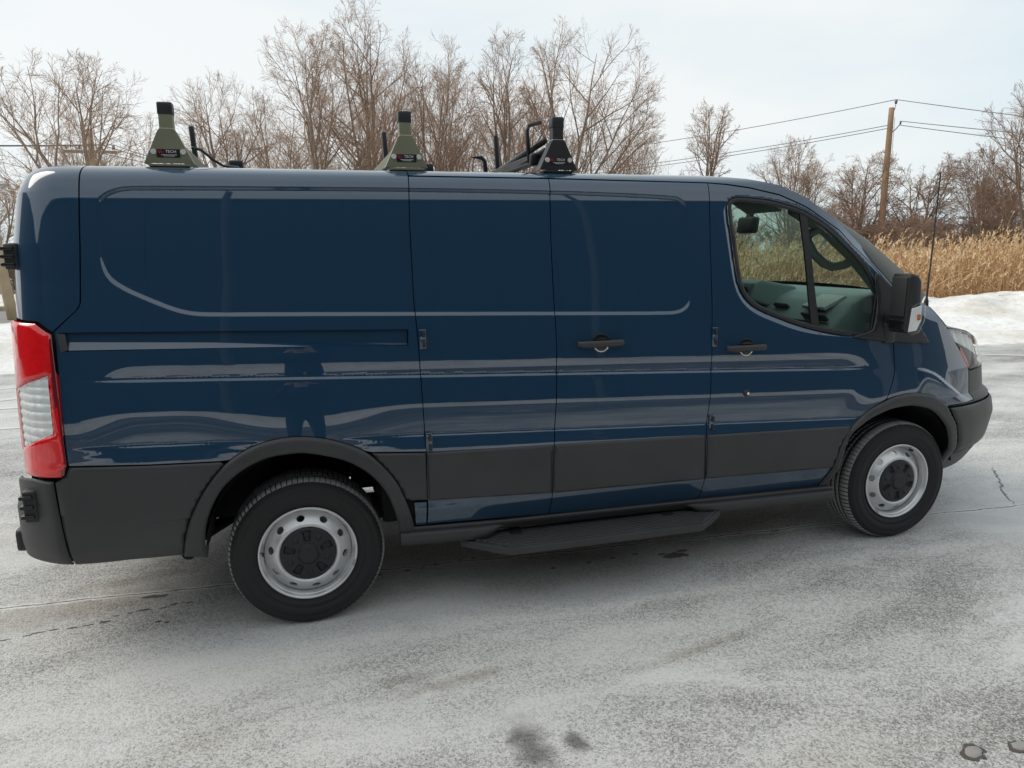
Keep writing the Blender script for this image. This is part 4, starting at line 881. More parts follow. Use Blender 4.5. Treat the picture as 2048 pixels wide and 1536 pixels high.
# ---- roof ladder racks ----
def text_mesh(txt, size):
    cu = bpy.data.curves.new('t', 'FONT'); cu.body = txt; cu.size = size; cu.extrude = .0004; cu.align_x = 'LEFT'; cu.resolution_u = 2
    o = bpy.data.objects.new('t', cu); col.objects.link(o); dg = bpy.context.evaluated_depsgraph_get()
    me = bpy.data.meshes.new_from_object(o.evaluated_get(dg)); bpy.data.objects.remove(o, do_unlink=True); bpy.data.curves.remove(cu); return me
def rack(x, mt, tall_far=True, black=False):
    yb, zb = -.735, 2.082
    bm = bmesh.new()
    # gusset plate with folded sides, foot, post, cross bar
    prism(bm, [(x-.098, zb), (x+.098, zb), (x+.036, zb+.133), (x+.027, zb+.142), (x-.027, zb+.142), (x-.036, zb+.133)], 1, yb, yb+.005, .001)
    for s_ in (-1, 1):
        b2 = bmesh.new(); v = [b2.verts.new(c) for c in ((x+s_*.098, yb+.001, zb), (x+s_*.036, yb+.001, zb+.133), (x+s_*.036, yb+.060, zb+.133), (x+s_*.098, yb+.075, zb))]; f = b2.faces.new(v)
        r = bmesh.ops.extrude_face_region(b2, geom=[f]); bmesh.ops.translate(b2, verts=[q for q in r['geom'] if isinstance(q, bmesh.types.BMVert)], vec=(-s_*.004, 0, 0)); bmesh.ops.recalc_face_normals(b2, faces=b2.faces[:])
        tmp = bpy.data.meshes.new('t'); b2.to_mesh(tmp); b2.free(); bm.from_mesh(tmp); bpy.data.meshes.remove(tmp)
    rbox(bm, (x, yb+.032, zb+.185), (.056, .056, .10), .006)
    rbox(bm, (x, 0, zb+.095), (.05, 1.36, .05), .005)
    rbox(bm, (x, yb+.04, zb-.008), (.16, .09, .010), .002)
    rk = link('ladder_rack', bm_mesh('ladder_rack', bm), van, mt)
    bm = bmesh.new(); rbox(bm, (x, yb+.032, zb+.225), (.061, .061, .052), .007); link('end_cap', bm_mesh('end_cap', bm, True), rk, M['rack_black'])
    bm = bmesh.new(); rbox(bm, (x, yb+.0322, zb+.1425), (.0585, .0585, .006), .002)
    link('weld_collar', bm_mesh('weld_collar', bm), rk, mat('pale_weld', (.45, .43, .24) if not black else (.30, .31, .32), .5, var=.2))
    for s_ in (-1, 1):
        b2 = bmesh.new(); bmesh.ops.create_cone(b2, cap_ends=True, segments=16, radius1=.0125, radius2=.011, depth=.006); b2.transform(Matrix.Translation((x+s_*.058, yb-.0025, zb+.047)) @ Matrix.Rotation(R(90), 4, 'X'))
        link('bolt', bm_mesh('bolt', b2), rk, M['zinc'])
    bm = bmesh.new(); rbox(bm, (x, yb-.0012, zb+.041), (.092, .002, .034), .0006); lp = link('label_plate', bm_mesh('label_plate', bm), rk, M['label'])
    def t(txt, size, px, pz, m_, nm='lettering', sx=1.):
        me = text_mesh(txt, size); o = link(nm, me, rk, m_); o.rotation_euler = (R(90), 0, 0); o.scale = (sx, 1, 1); o.location = (x+px, yb-.0026, zb+pz)
    t('V', .024, -.042, .039, M['print_red']); t('an', .0125, -.0275, .0425, M['print_red'], sx=1.05); t('TECH', .0165, -.011, .0425, M['print_white'], sx=1.02)
    for k, (w_, z_) in enumerate(((.062, .0345), (.044, .0295))):
        bm = bmesh.new(); rbox(bm, (x+.002, yb-.0026, zb+z_), (w_, .0008, .0017), 0); link('fine_print', bm_mesh('fine_print', bm), lp, M['print_white'])
    # far upright
    bm = bmesh.new(); rbox(bm, (x-.06 if x < 0 else x+.08, .72, zb+.23), (.030, .03, .30), .008, rot=(0, R(-3), 0)); link('ladder_stop', bm_mesh('ladder_stop', bm, True), rk, M['rack_black'])
    bm = bmesh.new(); rbox(bm, (x+.22, .0, zb+.075), (.07, .06, .05), .008); rbox(bm, (x+.22, 0, zb+.04), (.03, .03, .06), .004); link('roof_mount', bm_mesh('roof_mount', bm, True), rk, M['rack_black'])
    return rk
r1 = rack(-.462, M['rack']); r2 = rack(.553, M['rack']); r3 = rack(1.302, M['rack_black'], black=True)
tube('drain_cable', [(-.375, -.68, 2.155), (-.34, -.66, 2.15), (-.30, -.62, 2.115), (-.26, -.58, 2.092), (-.20, -.5, 2.094)], .006, M['rack_black'], r1, 8)
# drop-down arm of the front rack
for dz in (0, .05):
    tube('drop_down_arm', [(1.27, -.62, 2.235-dz), (1.31, .2, 2.21-dz), (1.34, .68, 2.20-dz)], .019, M['rack_black'], r3, 4)
tube('release_handle', [(1.225, -.50, 2.14), (1.215, -.50, 2.30), (1.222, -.50, 2.325), (1.29, -.50, 2.345)], .011, M['rack_black'], r3, 8)
b2 = bmesh.new(); rbox(b2, (1.245, -.52, 2.155), (.05, .05, .06), .012); link('handle_pivot', bm_mesh('handle_pivot', b2, True), r3, M['rack_black'])
tube('ladder_hook', [(1.20, .30, 2.10), (1.19, .30, 2.24), (1.17, .30, 2.262), (1.10, .30, 2.262)], .014, M['rack_black'], r3, 8)
# ---- interior ----
dp = [(2.86, 1.02), (2.84, 1.19), (2.90, 1.27), (3.02, 1.372), (3.10, 1.412), (3.25, 1.432), (3.40, 1.430), (3.50, 1.40), (3.50, 1.0)]
bm = bmesh.new(); prism(bm, dp, 1, -.84, .84, .018); dash = link('dashboard', bm_mesh('dashboard', bm), van, M['dash'])
bm = bmesh.new(); prism(bm, [(2.80, 1.36), (2.84, 1.465), (2.90, 1.485), (3.15, 1.44), (3.2, 1.37), (2.95, 1.32)], 1, -.16, .18, .016); cs = link('centre_pod', bm_mesh('centre_pod', bm), dash, M['dash'])
bm = bmesh.new(); rbox(bm, (2.822, 0.01, 1.41), (.01, .26, .075), .006, rot=(0, R(-22), 0)); link('display', bm_mesh('display', bm, True), dash, M['black_gloss'])
for y in (-.62, -.30, .30, .66):
    bm = bmesh.new(); rbox(bm, (2.955, y, 1.322), (.02, .13, .06), .008, rot=(0, R(-50), 0)); link('air_vent', bm_mesh('air_vent', bm, True), dash, M['dash_dark'])
bm = bmesh.new(); rbox(bm, (2.90, -.45, 1.262), (.10, .30, .006), .002, rot=(0, R(-44), 0)); link('folded_paper', bm_mesh('folded_paper', bm), dash, M['paper'])
bm = bmesh.new(); rbox(bm, (3.00, -.62, 1.37), (.16, .20, .02), .004, rot=(0, R(-24), 0)); link('clipboard', bm_mesh('clipboard', bm), dash, M['paper'])
for z_, x_, w_ in ((1.262, 2.893, .56), (1.345, 3.005, .60)):
    tube('dash_seam', [(x_-.004, -.80, z_), (x_-.004, -.80+w_, z_)], .004, M['dash_dark'], dash, 6)
bm = bmesh.new(); rbox(bm, (2.90, -.68, 1.285), (.02, .20, .075), .02, rot=(0, R(-48), 0)); link('air_vent', bm_mesh('air_vent', bm, True), dash, M['dash_dark'])
# steering wheel
t = np.linspace(0, 2*np.pi, 33); sw = np.stack([2.62+.06*np.sin(t)*1.6, .42+.19*np.cos(t), 1.24+.175*np.sin(t)], 1)
st = tube('steering_wheel', sw, .016, M['dash_dark'], van, 10, cap=False)
bm = bmesh.new(); rbox(bm, (2.64, .42, 1.23), (.06, .16, .12), .03, rot=(0, R(-28), 0)); rbox(bm, (2.64, .42, 1.22), (.02, .36, .03), .008, rot=(0, R(-28), 0)); link('steering_hub', bm_mesh('steering_hub', bm, True), st, M['dash_dark'])
# seats
seatm = mat('grey_seat_cloth', (.06, .065, .07), .9, var=.2, bump=.2, bscale=200)
for y in (-.48, .45):
    bm = bmesh.new(); rbox(bm, (2.10, y, .98), (.52, .50, .16), .06, rot=(0, R(-5), 0)); sx = link('seat', bm_mesh('seat', bm, True), van, seatm)
    bm = bmesh.new(); rbox(bm, (1.84, y, 1.30), (.14, .48, .62), .06, rot=(0, R(-12), 0)); link('seat_back', bm_mesh('seat_back', bm, True), sx, seatm)
    bm = bmesh.new(); rbox(bm, (1.745, y, 1.72), (.09, .26, .17), .04, rot=(0, R(-8), 0)); link('headrest', bm_mesh('headrest', bm, True), sx, seatm)
bm = bmesh.new(); rbox(bm, (2.4, 0, .72), (1.6, 1.7, .04), .01); link('cab_floor', bm_mesh('cab_floor', bm), van, M['inner'])
bm = bmesh.new(); rbox(bm, (1.62, 0, 1.28), (.03, 1.72, 1.36), .01); link('bulkhead', bm_mesh('bulkhead', bm), van, M['trim'])
bm = bmesh.new(); rbox(bm, (2.08, 0, 2.015), (.9, 1.30, .02), .006); link('headliner', bm_mesh('headliner', bm), van, M['trim'])
# visor, mirror, grab handle, far pillar trim
bm = bmesh.new(); rbox(bm, (2.66, -.40, 1.935), (.14, .34, .022), .008, rot=(0, R(30), 0)); link('sun_visor', bm_mesh('sun_visor', bm, True), van, M['trim'])
bm = bmesh.new(); rbox(bm, (2.88, .0, 1.835), (.06, .17, .105), .02, rot=(0, R(8), 0)); rbox(bm, (2.90, .0, 1.92), (.03, .05, .12), .01, rot=(0, R(20), 0)); link('rear_view_mirror', bm_mesh('rear_view_mirror', bm, True), van, M['dash_dark'])
for s_ in (-1, 1):
    tube('grab_handle', [(2.80, s_*.82, 1.80), (2.752, s_*.785, 1.765), (2.748, s_*.765, 1.725), (2.80, s_*.755, 1.655), (2.87, s_*.755, 1.60), (2.925, s_*.765, 1.578), (2.985, s_*.79, 1.590), (3.05, s_*.82, 1.635)], .025, M['trim'], van, 10)
    P = np.array([(2.62, s_*.80, 1.90), (2.85, s_*.80, 1.80), (3.05, s_*.82, 1.66), (3.22, s_*.85, 1.50), (3.36, s_*.86, 1.36)]); tube('pillar_trim', P, [.045, .06, .08, .10, .11], M['trim'], van, 8)
# whip antenna on the near wing, by the bonnet edge
tube('whip_antenna', [(3.648, -.72, 1.29), (3.651, -.719, 1.36), (3.653, -.718, 1.38), (3.660, -.714, 1.52), (3.664, -.713, 1.535), (3.692, -.70, 2.095), (3.6925, -.70, 2.112)], [.016, .013, .0065, .0055, .0045, .0040, .0055], M['black'], van, 8)
# ================================================================ reeds
def reeds(name, n, xr, dr, seed, hmean=1.5):
    r = np.random.default_rng(seed)
    x = r.uniform(xr[0], xr[1], n); d = dr[0]+(dr[1]-dr[0])*r.uniform(0, 1, n)**1.25; y = lot_edge(x)+d+.25*np.sin(x*1.3)
    h = hmean*(1+.16*r.normal(size=n))*(1-.22*(r.uniform(size=n) < .3)); h *= np.where(d < dr[0]+.7, r.uniform(.45, 1, n), 1)
    clump = .5+.5*np.sin(x*.8+np.sin(y*.9)*1.7); h *= .86+.22*clump
    lean = r.normal(0, .13, (n, 2))+np.array([.06, 0]); fallen = r.uniform(size=n) < .07; lean[fallen] = r.normal(0, .75, (fallen.sum(), 2))
    t = np.array([0, .45, .8, 1.0])
    P = np.zeros((n, 4, 3)); P[:, :, 0] = x[:, None]+lean[:, :1]*h[:, None]*t**1.8; P[:, :, 1] = y[:, None]+lean[:, 1:]*h[:, None]*t**1.8; P[:, :, 2] = .02+h[:, None]*t*(1-.35*np.clip(np.linalg.norm(lean, axis=1), 0, 1.2)[:, None]*t)
    V1, F1 = tube_np(P, np.array([.006, .0055, .0045, .003])[None]*r.uniform(.8, 1.5, n)[:, None], 3)
    tint1 = np.repeat(r.uniform(.15, .85, n), 12)
    # leaves: bent ribbons
    m_ = n*3; s = r.integers(0, n, m_); tt = r.uniform(.18, .85, m_); p0 = np.stack([np.interp(0, [0], [0])*0+P[s, 0, k]+(P[s, 3, k]-P[s, 0, k])*tt**(1.8 if k < 2 else 1) for k in range(3)], 1)
    a = r.uniform(0, 2*np.pi, m_); L = r.uniform(.18, .42, m_); el = r.uniform(-.1, 1.2, m_); dv = np.stack([np.cos(a), np.sin(a), 0*a], 1); w_ = np.stack([-np.sin(a), np.cos(a), 0*a], 1)*r.uniform(.006, .012, m_)[:, None]
    q1 = p0+dv*(L*.5)[:, None]+np.array([0, 0, 1])*(L*.45*np.sin(el))[:, None]; q2 = p0+dv*L[:, None]+np.array([0, 0, 1])*(L*.45*np.sin(el)-L*r.uniform(.1, .5, m_))[:, None]
    V2 = np.stack([p0-w_, p0+w_, q1+w_, q1-w_, q2], 1).reshape(-1, 3); b = np.arange(m_)[:, None]*5
    F2a = b+np.array([[0, 1, 2, 3]]); F2b = b+np.array([[3, 2, 4]]); tint2 = np.repeat(r.uniform(.2, 1., m_), 5)
    # plumes: drooping tufts of small blades on most tops
    sel = np.where((r.uniform(size=n) < .62) & ~fallen)[0]; k = 9; ns = len(sel)*k; s = np.repeat(sel, k); tip = P[s, 3]; ax = P[s, 3]-P[s, 2]; ax /= np.linalg.norm(ax, axis=1, keepdims=True); az = r.normal(0, .5, len(sel))+.2; 
    az = np.repeat(az, k); u = np.tile(np.linspace(0, 1, k), len(sel)); dd = np.stack([np.cos(az), np.sin(az), 0*az], 1)
    c = tip+ax*(u*.20)[:, None]+dd*(u**2*.11)[:, None]-np.array([0, 0, 1])*(u**2*.06)[:, None]; jit = r.normal(0, .03, (ns, 3))*(1-.6*u)[:, None]
    e1 = c+jit+ax*.05; w2 = np.cross(ax, r.normal(size=(ns, 3))); w2 /= np.linalg.norm(w2, axis=1, keepdims=True)+1e-9; w2 *= (.022*(1.1-u*.8))[:, None]
    V3 = np.stack([c-w2, c+w2, e1], 1).reshape(-1, 3); F3 = np.arange(ns*3).reshape(-1, 3); tint3 = np.full(ns*3, 1.25)
    V = np.vstack([V1, V2, V3]); o1 = len(V1); o2 = o1+len(V2)
    me = mesh_np(name, V, [F1, F2a+o1, F2b+o1, F3+o2], smooth=False)
    at = me.attributes.new('tint', 'FLOAT', 'POINT'); at.data.foreach_set('value', np.r_[tint1, tint2, tint3].astype(np.float32))
    return me
def reed_mat():
    m, t, p = new_mat('dry_reed'); g = G(t); at = g.n('ShaderNodeAttribute', attribute_name='tint'); rp = g.n('ShaderNodeValToRGB'); g.l(at.outputs['Fac'], rp.inputs[0])
    e = rp.color_ramp.elements; e[0].position = 0; e[0].color = (.25, .135, .065, 1); e[1].position = 1; e[1].color = (.74, .55, .34, 1); k = e.new(.5); k.color = (.52, .32, .165, 1)
    g.l(rp.outputs[0], p.inputs['Base Color']); p.inputs['Roughness'].default_value = .8; p.inputs['Specular IOR Level'].default_value = .2; return m
M['reed'] = reed_mat()
tag(link('dry_reeds', reeds('dry_reeds', 17000, (1.5, 34), (4.6, 15), 5), None, M['reed']), 'bed of dry golden reeds with feathery tops beyond the snow bank', 'reeds', kind='stuff')

# ================================================================ bare trees
def rotv(D, ang, az):
    """turn unit vectors D by ang around random perpendicular az"""
    ref = np.where(np.abs(D[:, 2:3]) > .9, np.array([1., 0, 0]), np.array([0, 0, 1.])); A = np.cross(D, ref); A /= np.linalg.norm(A, axis=1, keepdims=True); B = np.cross(D, A)
    s = np.sin(ang)[:, None]; return D*np.cos(ang)[:, None]+s*(A*np.cos(az)[:, None]+B*np.sin(az)[:, None])
def grow(r, p0, D, L, r0, r1, k, wig, trop, droop=0.):
    n = len(p0); P = np.zeros((n, k, 3)); P[:, 0] = p0; d = D.copy(); T = np.zeros((n, k, 3)); T[:, 0] = d
    for i in range(1, k):
        d = d+r.normal(0, wig, (n, 3)); d[:, 2] += trop-droop*(i/k); d /= np.linalg.norm(d, axis=1, keepdims=True)
        P[:, i] = P[:, i-1]+d*(L/(k-1))[:, None]; T[:, i] = d
    t = np.linspace(0, 1, k); return P, T, r0[:, None]*(1-t)+r1[:, None]*t
def spawn(r, P, T, Rr, L, m_, t0, t1, ang, ratio, rr):
    n, k, _ = P.shape; s = np.repeat(np.arange(n), m_); t = (t0+(t1-t0)*((np.tile(np.arange(m_), n)+r.uniform(0, 1, n*m_))/m_)); f = t*(k-1); i = np.minimum(f.astype(int), k-2); w_ = (f-i)[:, None]
    p = P[s, i]*(1-w_)+P[s, i+1]*w_; d = T[s, i+1]; rad = Rr[s, i]*(1-w_[:, 0])+Rr[s, i+1]*w_[:, 0]
    a = np.radians(r.normal(ang, 9, len(s))); az = r.uniform(0, 2*np.pi, len(s)); D = rotv(d, a, az)
    return p, D, L[s]*ratio*(1.12-.55*(t-t0)/(t1-t0+1e-9))*r.uniform(.65, 1.2, len(s)), np.minimum(rad*.8, rr*np.ones(len(s)))
def to_env(p, D, c, rad):
    """distance from p along D to the crown envelope"""
    q = (p-c)/rad; d = D/rad; A = (d*d).sum(1); B = (q*d).sum(1); C = (q*q).sum(1)-1; disc = B*B-A*C
    return np.where(disc > 0, np.maximum((-B+np.sqrt(np.maximum(disc, 0)))/A, 0), 0)
def tree_meshes(seed, H=13., W=2.6, fork=.16, stems=4, spread=24, r0=.20, n1=9, n2=6, n3=6, n4=3, a1=36, wig=.045, trop=.035, droop=.0, twig=.0074, off=0., base=.13):
    r = np.random.default_rng(seed); up = np.array([[0, 0, 1.]])
    Vt, Ft, Vc, Fc = [], [], [], []
    def add(VL, FL, P, Rr, sd):
        V, F = tube_np(P, Rr, sd); FL.append(F+sum(len(v) for v in VL)); VL.append(V)
    oxy = np.array([.961*off, -.277*off]); zc = H*(base+(1-base)*.52); c = np.array([oxy[0], oxy[1], zc]); rad = np.array([W, W, H-zc])
    def lim(p, D, L, lo=.12):
        e_ = to_env(p, D, c, rad); return np.maximum(np.minimum(L, e_*r.uniform(.86, 1.04, len(L))), lo)
    fh = H*fork
    if fork > .03:
        P, T, Rr = grow(r, np.zeros((1, 3)), rotv(up, np.array([.04]), r.uniform(0, 6, 1)), np.array([fh*1.03]), np.array([r0*1.1]), np.array([r0*.85]), 5, .025, .02); add(Vt, Ft, P, Rr, 8); p0 = np.repeat(P[:, -1], stems, 0); rs = r0*.8
    else: p0 = r.normal(0, .22, (stems, 3))*np.array([1, 1, 0]); rs = r0
    az = np.arange(stems)*2*np.pi/stems+r.uniform(0, 1); th = np.radians(np.linspace(4, min(88, spread*3.2), stems))[r.permutation(stems)]*r.uniform(.85, 1.1, stems)
    tgt = c+rad*np.stack([np.sin(th)*np.cos(az), np.sin(th)*np.sin(az), np.cos(th)], 1)
    D = tgt-p0; L = np.linalg.norm(D, axis=1)*r.uniform(.95, 1.03, stems); D /= np.linalg.norm(D, axis=1, keepdims=True); D[:, 2] += .12; L = np.maximum(np.minimum(L, to_env(p0, D, c, rad)*r.uniform(.90, .98, stems)), H*.3)
    P, T, Rr = grow(r, p0, D, L, rs*r.uniform(.45, .8, stems), np.full(stems, .012), 14, wig, -.004); add(Vt, Ft, P, Rr, 6)
    p, D, L1, q = spawn(r, P, T, Rr, L, n1, .10, .97, a1, .55, .048); L1 = lim(p, D, L1, .3); P1, T1, R1 = grow(r, p, D, L1, q, np.full(len(q), .008), 8, wig*1.7, trop, droop*.5); add(Vt, Ft, P1, R1, 4)
    p, D, L2, q = spawn(r, P1, T1, R1, L1, n2, .15, 1., 38, .52, .02); L2 = lim(p, D, L2, .18); P2, T2, R2 = grow(r, p, D, L2, q, np.full(len(q), twig*.8), 6, wig*2.0, trop, droop); add(Vc, Fc, P2, R2, 3)
    p, D, L3, q = spawn(r, P2, T2, R2, L2, n3, .15, 1., 40, .58, twig*1.3); P3, T3, R3 = grow(r, p, D, L3, q, np.full(len(q), twig*.6), 4, wig*2.3, trop, droop); add(Vc, Fc, P3, R3, 3)
    if n4:
        p, D, L4, q = spawn(r, P3, T3, R3, L3, n4, .2, 1., 42, .62, twig*.9); P4, T4, R4 = grow(r, p, D, L4, q, np.full(len(q), twig*.45), 2, wig*2.5, trop, droop); add(Vc, Fc, P4, R4, 3)
    return mesh_np('trunk', np.vstack(Vt), Ft), mesh_np('crown', np.vstack(Vc), Fc)
def tree(x, y, label, name='bare_tree', cat='tree', group='bare trees beyond the lot', rot=0., z=-.25, meshes=None, tw='twig', **kw):
    a, b = meshes or tree_meshes(**kw)
    e = bpy.data.objects.new(name, None); col.objects.link(e); e.location = (x, y, z); e.rotation_euler = (0, 0, rot); tag(e, label, cat, group)
    if not a.materials: a.materials.append(M['bark']); b.materials.append(M[tw])
    link('trunk', a, e); link('crown', b, e); return a, b
tree(-7.6, 30.4, 'wide spreading bare tree rising behind the rear ladder rack, low limbs reaching left', seed=11, H=10.0, W=4.68, fork=.10, stems=7, spread=36, r0=.26, off=-.9, n4=4)
tree(-3.8, 42.3, 'thin bare tree between the rear rack post and the big centre trees', seed=12, H=12.3, W=3.60, fork=.2, stems=5, spread=20, r0=.2)
tree(1.75, 34.2, 'large bare tree with a leaning trunk and limbs fanned out to the left', seed=13, H=13.0, W=4.44, fork=.14, stems=6, spread=27, r0=.27, off=-1.0, n4=4)
tree(3.9, 35.8, 'tallest bare tree, its crown reaching the top of the picture', seed=14, H=14.9, W=3.12, fork=.20, stems=5, spread=17, r0=.27, off=.25)
tree(7.4, 36.8, 'dense multi-stemmed bare tree behind the middle ladder rack', seed=15, H=13.9, W=3.00, fork=.05, stems=7, spread=18, r0=.18, n3=5)
tree(9.6, 41, 'bare tree with pale upright stems set back right of the middle rack', seed=16, H=13.4, W=2.76, fork=.05, stems=6, spread=16, r0=.16, n3=5)
tree(11.6, 35.7, 'slender bare tree forking in a V just left of the black rack', seed=17, H=14.0, W=2.40, fork=.22, stems=4, spread=15, r0=.22)
tree(14.0, 33.0, 'broad bare tree behind the black rack with long limbs swept to the right', seed=18, H=13.9, W=3.96, fork=.20, stems=6, spread=28, r0=.24, off=1.1, n4=4)
tree(18.6, 35.9, 'low thicket-like bare tree of fine upright shoots right of the black rack', seed=19, H=9.0, W=2.88, fork=.02, stems=10, spread=16, r0=.06, n1=7, n2=6, n3=5, n4=2, a1=22)
tree(20.9, 30.7, 'narrow lone bare tree with a slim straight trunk above the cab roof', seed=20, H=9.8, W=1.50, fork=.42, stems=4, spread=16, r0=.13, n1=7, n2=6, n3=4, n4=3, base=.45)
A1 = tree(27.7, 33.0, 'grey bare tree over the windscreen pillar', seed=21, H=8.3, W=2.88, fork=.10, stems=6, spread=28, r0=.15)
tree(28.2, 27.9, 'reddish bare tree with drooping tips just left of the wooden pole', seed=22, H=6.9, W=2.52, fork=.12, stems=6, spread=24, r0=.14, droop=.20, tw='twig_red')
tree(31.6, 27.3, 'bare tree with a dome of drooping tips just right of the wooden pole', seed=23, H=6.9, W=2.28, fork=.2, stems=5, spread=24, r0=.15, droop=.20, tw='twig_red')
A2 = tree(37.5, 28.0, 'small bare tree between the whip antenna and the tall right-hand trees', seed=24, H=6.2, W=2.40, fork=.15, stems=5, spread=26, r0=.12, droop=.1)
tree(33.2, 22.6, 'tall brown bare tree cut by the right edge of the picture', seed=25, H=9.4, W=3.00, fork=.12, stems=7, spread=22, r0=.18, tw='twig_red', n4=4)
tree(33.0, 24.9, 'mid-height brown bare tree in front of the tall right-edge tree', seed=26, H=6.6, W=2.64, fork=.05, stems=7, spread=24, r0=.10, tw='twig_red', droop=.08)
tree(-15.2, 40.0, 'small bare tree over the far road at the left edge', seed=27, H=6.4, W=2.88, fork=.12, stems=6, spread=24, r0=.14)
tree(23.4, 36.5, 'reddish bushy bare tree at the foot of the narrow lone tree', rot=1.2, seed=28, H=6.0, W=2.64, fork=.04, stems=8, spread=26, r0=.09, tw='twig_red')
tree(24.8, 38, 'pale twiggy bare tree just right of the narrow lone tree', seed=29, H=7.2, W=2.40, fork=.1, stems=5, spread=22, r0=.12)
tree(-.6, 44.0, 'pale bare tree filling the gap left of the large leaning tree', seed=31, H=11.8, W=3.4, fork=.1, stems=6, spread=24, r0=.18)
tree(6.0, 46.0, 'far bare tree showing between the tallest tree and the middle rack', seed=32, H=14.2, W=3.6, fork=.15, stems=6, spread=22, r0=.2)
tree(14.6, 45.0, 'far bare tree showing through the broad tree behind the black rack', seed=33, H=13.0, W=4.0, fork=.1, stems=7, spread=24, r0=.2)
tree(-11.0, 44.0, 'distant low bare tree left of the cross-arm pole', seed=34, H=8.4, W=3.6, fork=.05, stems=7, spread=28, r0=.15)
# undergrowth: dense bare bushes behind the reeds
bush = tree_meshes(seed=41, H=3.6, fork=.0, stems=22, spread=26, r0=.035, n1=7, n2=5, n3=5, n4=3, a1=30, wig=.09, twig=.008)
bush[0].materials.append(M['bark']); bush[1].materials.append(M['twig_red'])
rb = np.random.default_rng(4); bx = []
for i in range(22):
    x = 3.5+1.75*i+rb.normal(0, .4); y = 24.5-.02*x+rb.uniform(0, 6); bx.append((x, y))
for i, (x, y) in enumerate(bx+[(-17, 33), (-14.5, 34), (-12, 33.5), (-20, 34)]):
    e = bpy.data.objects.new('bare_bush', None); col.objects.link(e); e.location = (x, y, -.28); e.rotation_euler = (0, 0, rb.uniform(0, 6)); s_ = rb.uniform(.6, 1.15); e.scale = (s_*1.15, s_*1.15, s_)
    if i < 22: tag(e, 'reddish brown leafless bush in the thicket behind the reeds and trees', 'bush', 'bushes in the thicket')
    else: tag(e, 'brown leafless bush on the snowy verge past the far road', 'bush', 'bushes beyond the road')
    link('stems', bush[0], e); link('twigs', bush[1], e)

# ================================================================ poles and wires
def pole(x, y, z0, z1, r0, r1, label, m_, lean=(0, 0), name='utility_pole'):
    e = bpy.data.objects.new(name, None); col.objects.link(e); e.location = (x, y, z0); tag(e, label, 'utility pole')
    t = np.linspace(0, 1, 12); P = np.stack([lean[0]*t, lean[1]*t, (z1-z0)*t], 1); tube('shaft', P, r0+(r1-r0)*t, m_, e, 16); return e
pr = pole(27.95, 26.1, -.3, 8.35, .185, .125, 'orange-brown wooden utility pole standing in the reeds on the right', M['pole'], lean=(.78, .72))
tube('top_bracket', [(.82, .70, 8.35), (.92, .66, 8.62), (.94, .65, 8.80)], .022, M['metal'], pr, 6)
b2 = bmesh.new(); bmesh.ops.create_cone(b2, cap_ends=True, segments=12, radius1=.05, radius2=.085, depth=.20); b2.transform(Matrix.Translation((.95, .65, 8.93))); link('insulator', bm_mesh('insulator', b2, True), pr, M['porcelain'])
tube('side_bracket', [(.78, .66, 7.45), (.96, .56, 7.62), (1.12, .46, 7.85)], .028, M['metal'], pr, 6)
b2 = bmesh.new(); bmesh.ops.create_cone(b2, cap_ends=True, segments=12, radius1=.04, radius2=.05, depth=.14); b2.transform(Matrix.Translation((1.13, .45, 7.92))); link('insulator', bm_mesh('insulator', b2, True), pr, M['porcelain'])
tube('ground_wire', [(.20, -.17, .2), (.50, .18, 4.0), (.86, .56, 8.2)], .012, M['metal'], pr, 5)
def wire(a, b, sag, label, r=.017, n=24):
    a, b = np.array(a, float), np.array(b, float); t = np.linspace(0, 1, n); P = a+(b-a)*t[:, None]; P[:, 2] -= sag*4*t*(1-t)
    return tag(tube('power_line', P, r, M['wire'], None, 5), label, 'power line')
top = (28.90, 26.75, 8.74); mid = (29.08, 26.55, 7.70); low = (28.8, 26.7, 7.42)
wire(top, (13.5, 54, 8.6), .5, 'top wire running from the wooden pole away behind the bare trees')
wire((28.70, 26.8, 7.55), (13.3, 54, 7.3), .5, 'middle wire running left from the wooden pole behind the cab')
wire(low, (13.1, 54, 7.0), .5, 'lowest wire running left from the wooden pole above the cab roof')
wire(top, (26.4, 14.3, 5.38), .02, 'top wire running right from the wooden pole out of the picture')
wire(mid, (26.3, 14.2, 4.92), .02, 'middle wire running right from the bracket on the wooden pole')
wire((29.0, 26.5, 7.5), (26.3, 14.2, 4.62), .02, 'lowest wire running right from the wooden pole')
p2 = pole(-9.97, 39.9, -.3, 8.2, .20, .15, 'weathered pole with a cross-arm behind the left spreading tree', M['pole_pale'])
bm = bmesh.new(); rbox(bm, (0, -.18, 7.35), (2.5, .10, .14), .01); link('cross_arm', bm_mesh('cross_arm', bm), p2, M['bark'])
for x in (-1.1, -.5, .5, 1.1):
    b2 = bmesh.new(); bmesh.ops.create_cone(b2, cap_ends=True, segments=10, radius1=.05, radius2=.07, depth=.2); b2.transform(Matrix.Translation((x, -.18, 7.58))); link('insulator', bm_mesh('insulator', b2, True), p2, M['porcelain'])
for k, (x, z) in enumerate(((-1.1, 7.36), (.5, 7.42), (1.1, 7.42))):
    wire((-9.97+x, 39.7, z), (-30, 36+k, z-.1), .3, ('outer left', 'inner', 'outer right')[k]+' wire leaving the cross-arm pole to the left edge', .02)
    wire((-9.97+x, 39.7, z), (13.2, 54, (8.6, 7.2, 6.7)[k]), 1.6, ('outer left', 'inner', 'outer right')[k]+' wire sagging from the cross-arm pole behind the trees', .02)
p3 = pole(-7.50, 18.6, -.2, 7.5, .14, .10, 'pale leaning wooden pole by the far road at the left edge', M['pole_pale'], lean=(-.95, .9))
b2 = bmesh.new(); rbox(b2, (-.30, .18, 2.35), (.10, .08, .16), .02); link('meter_box', bm_mesh('meter_box', b2), p3, M['metal'])
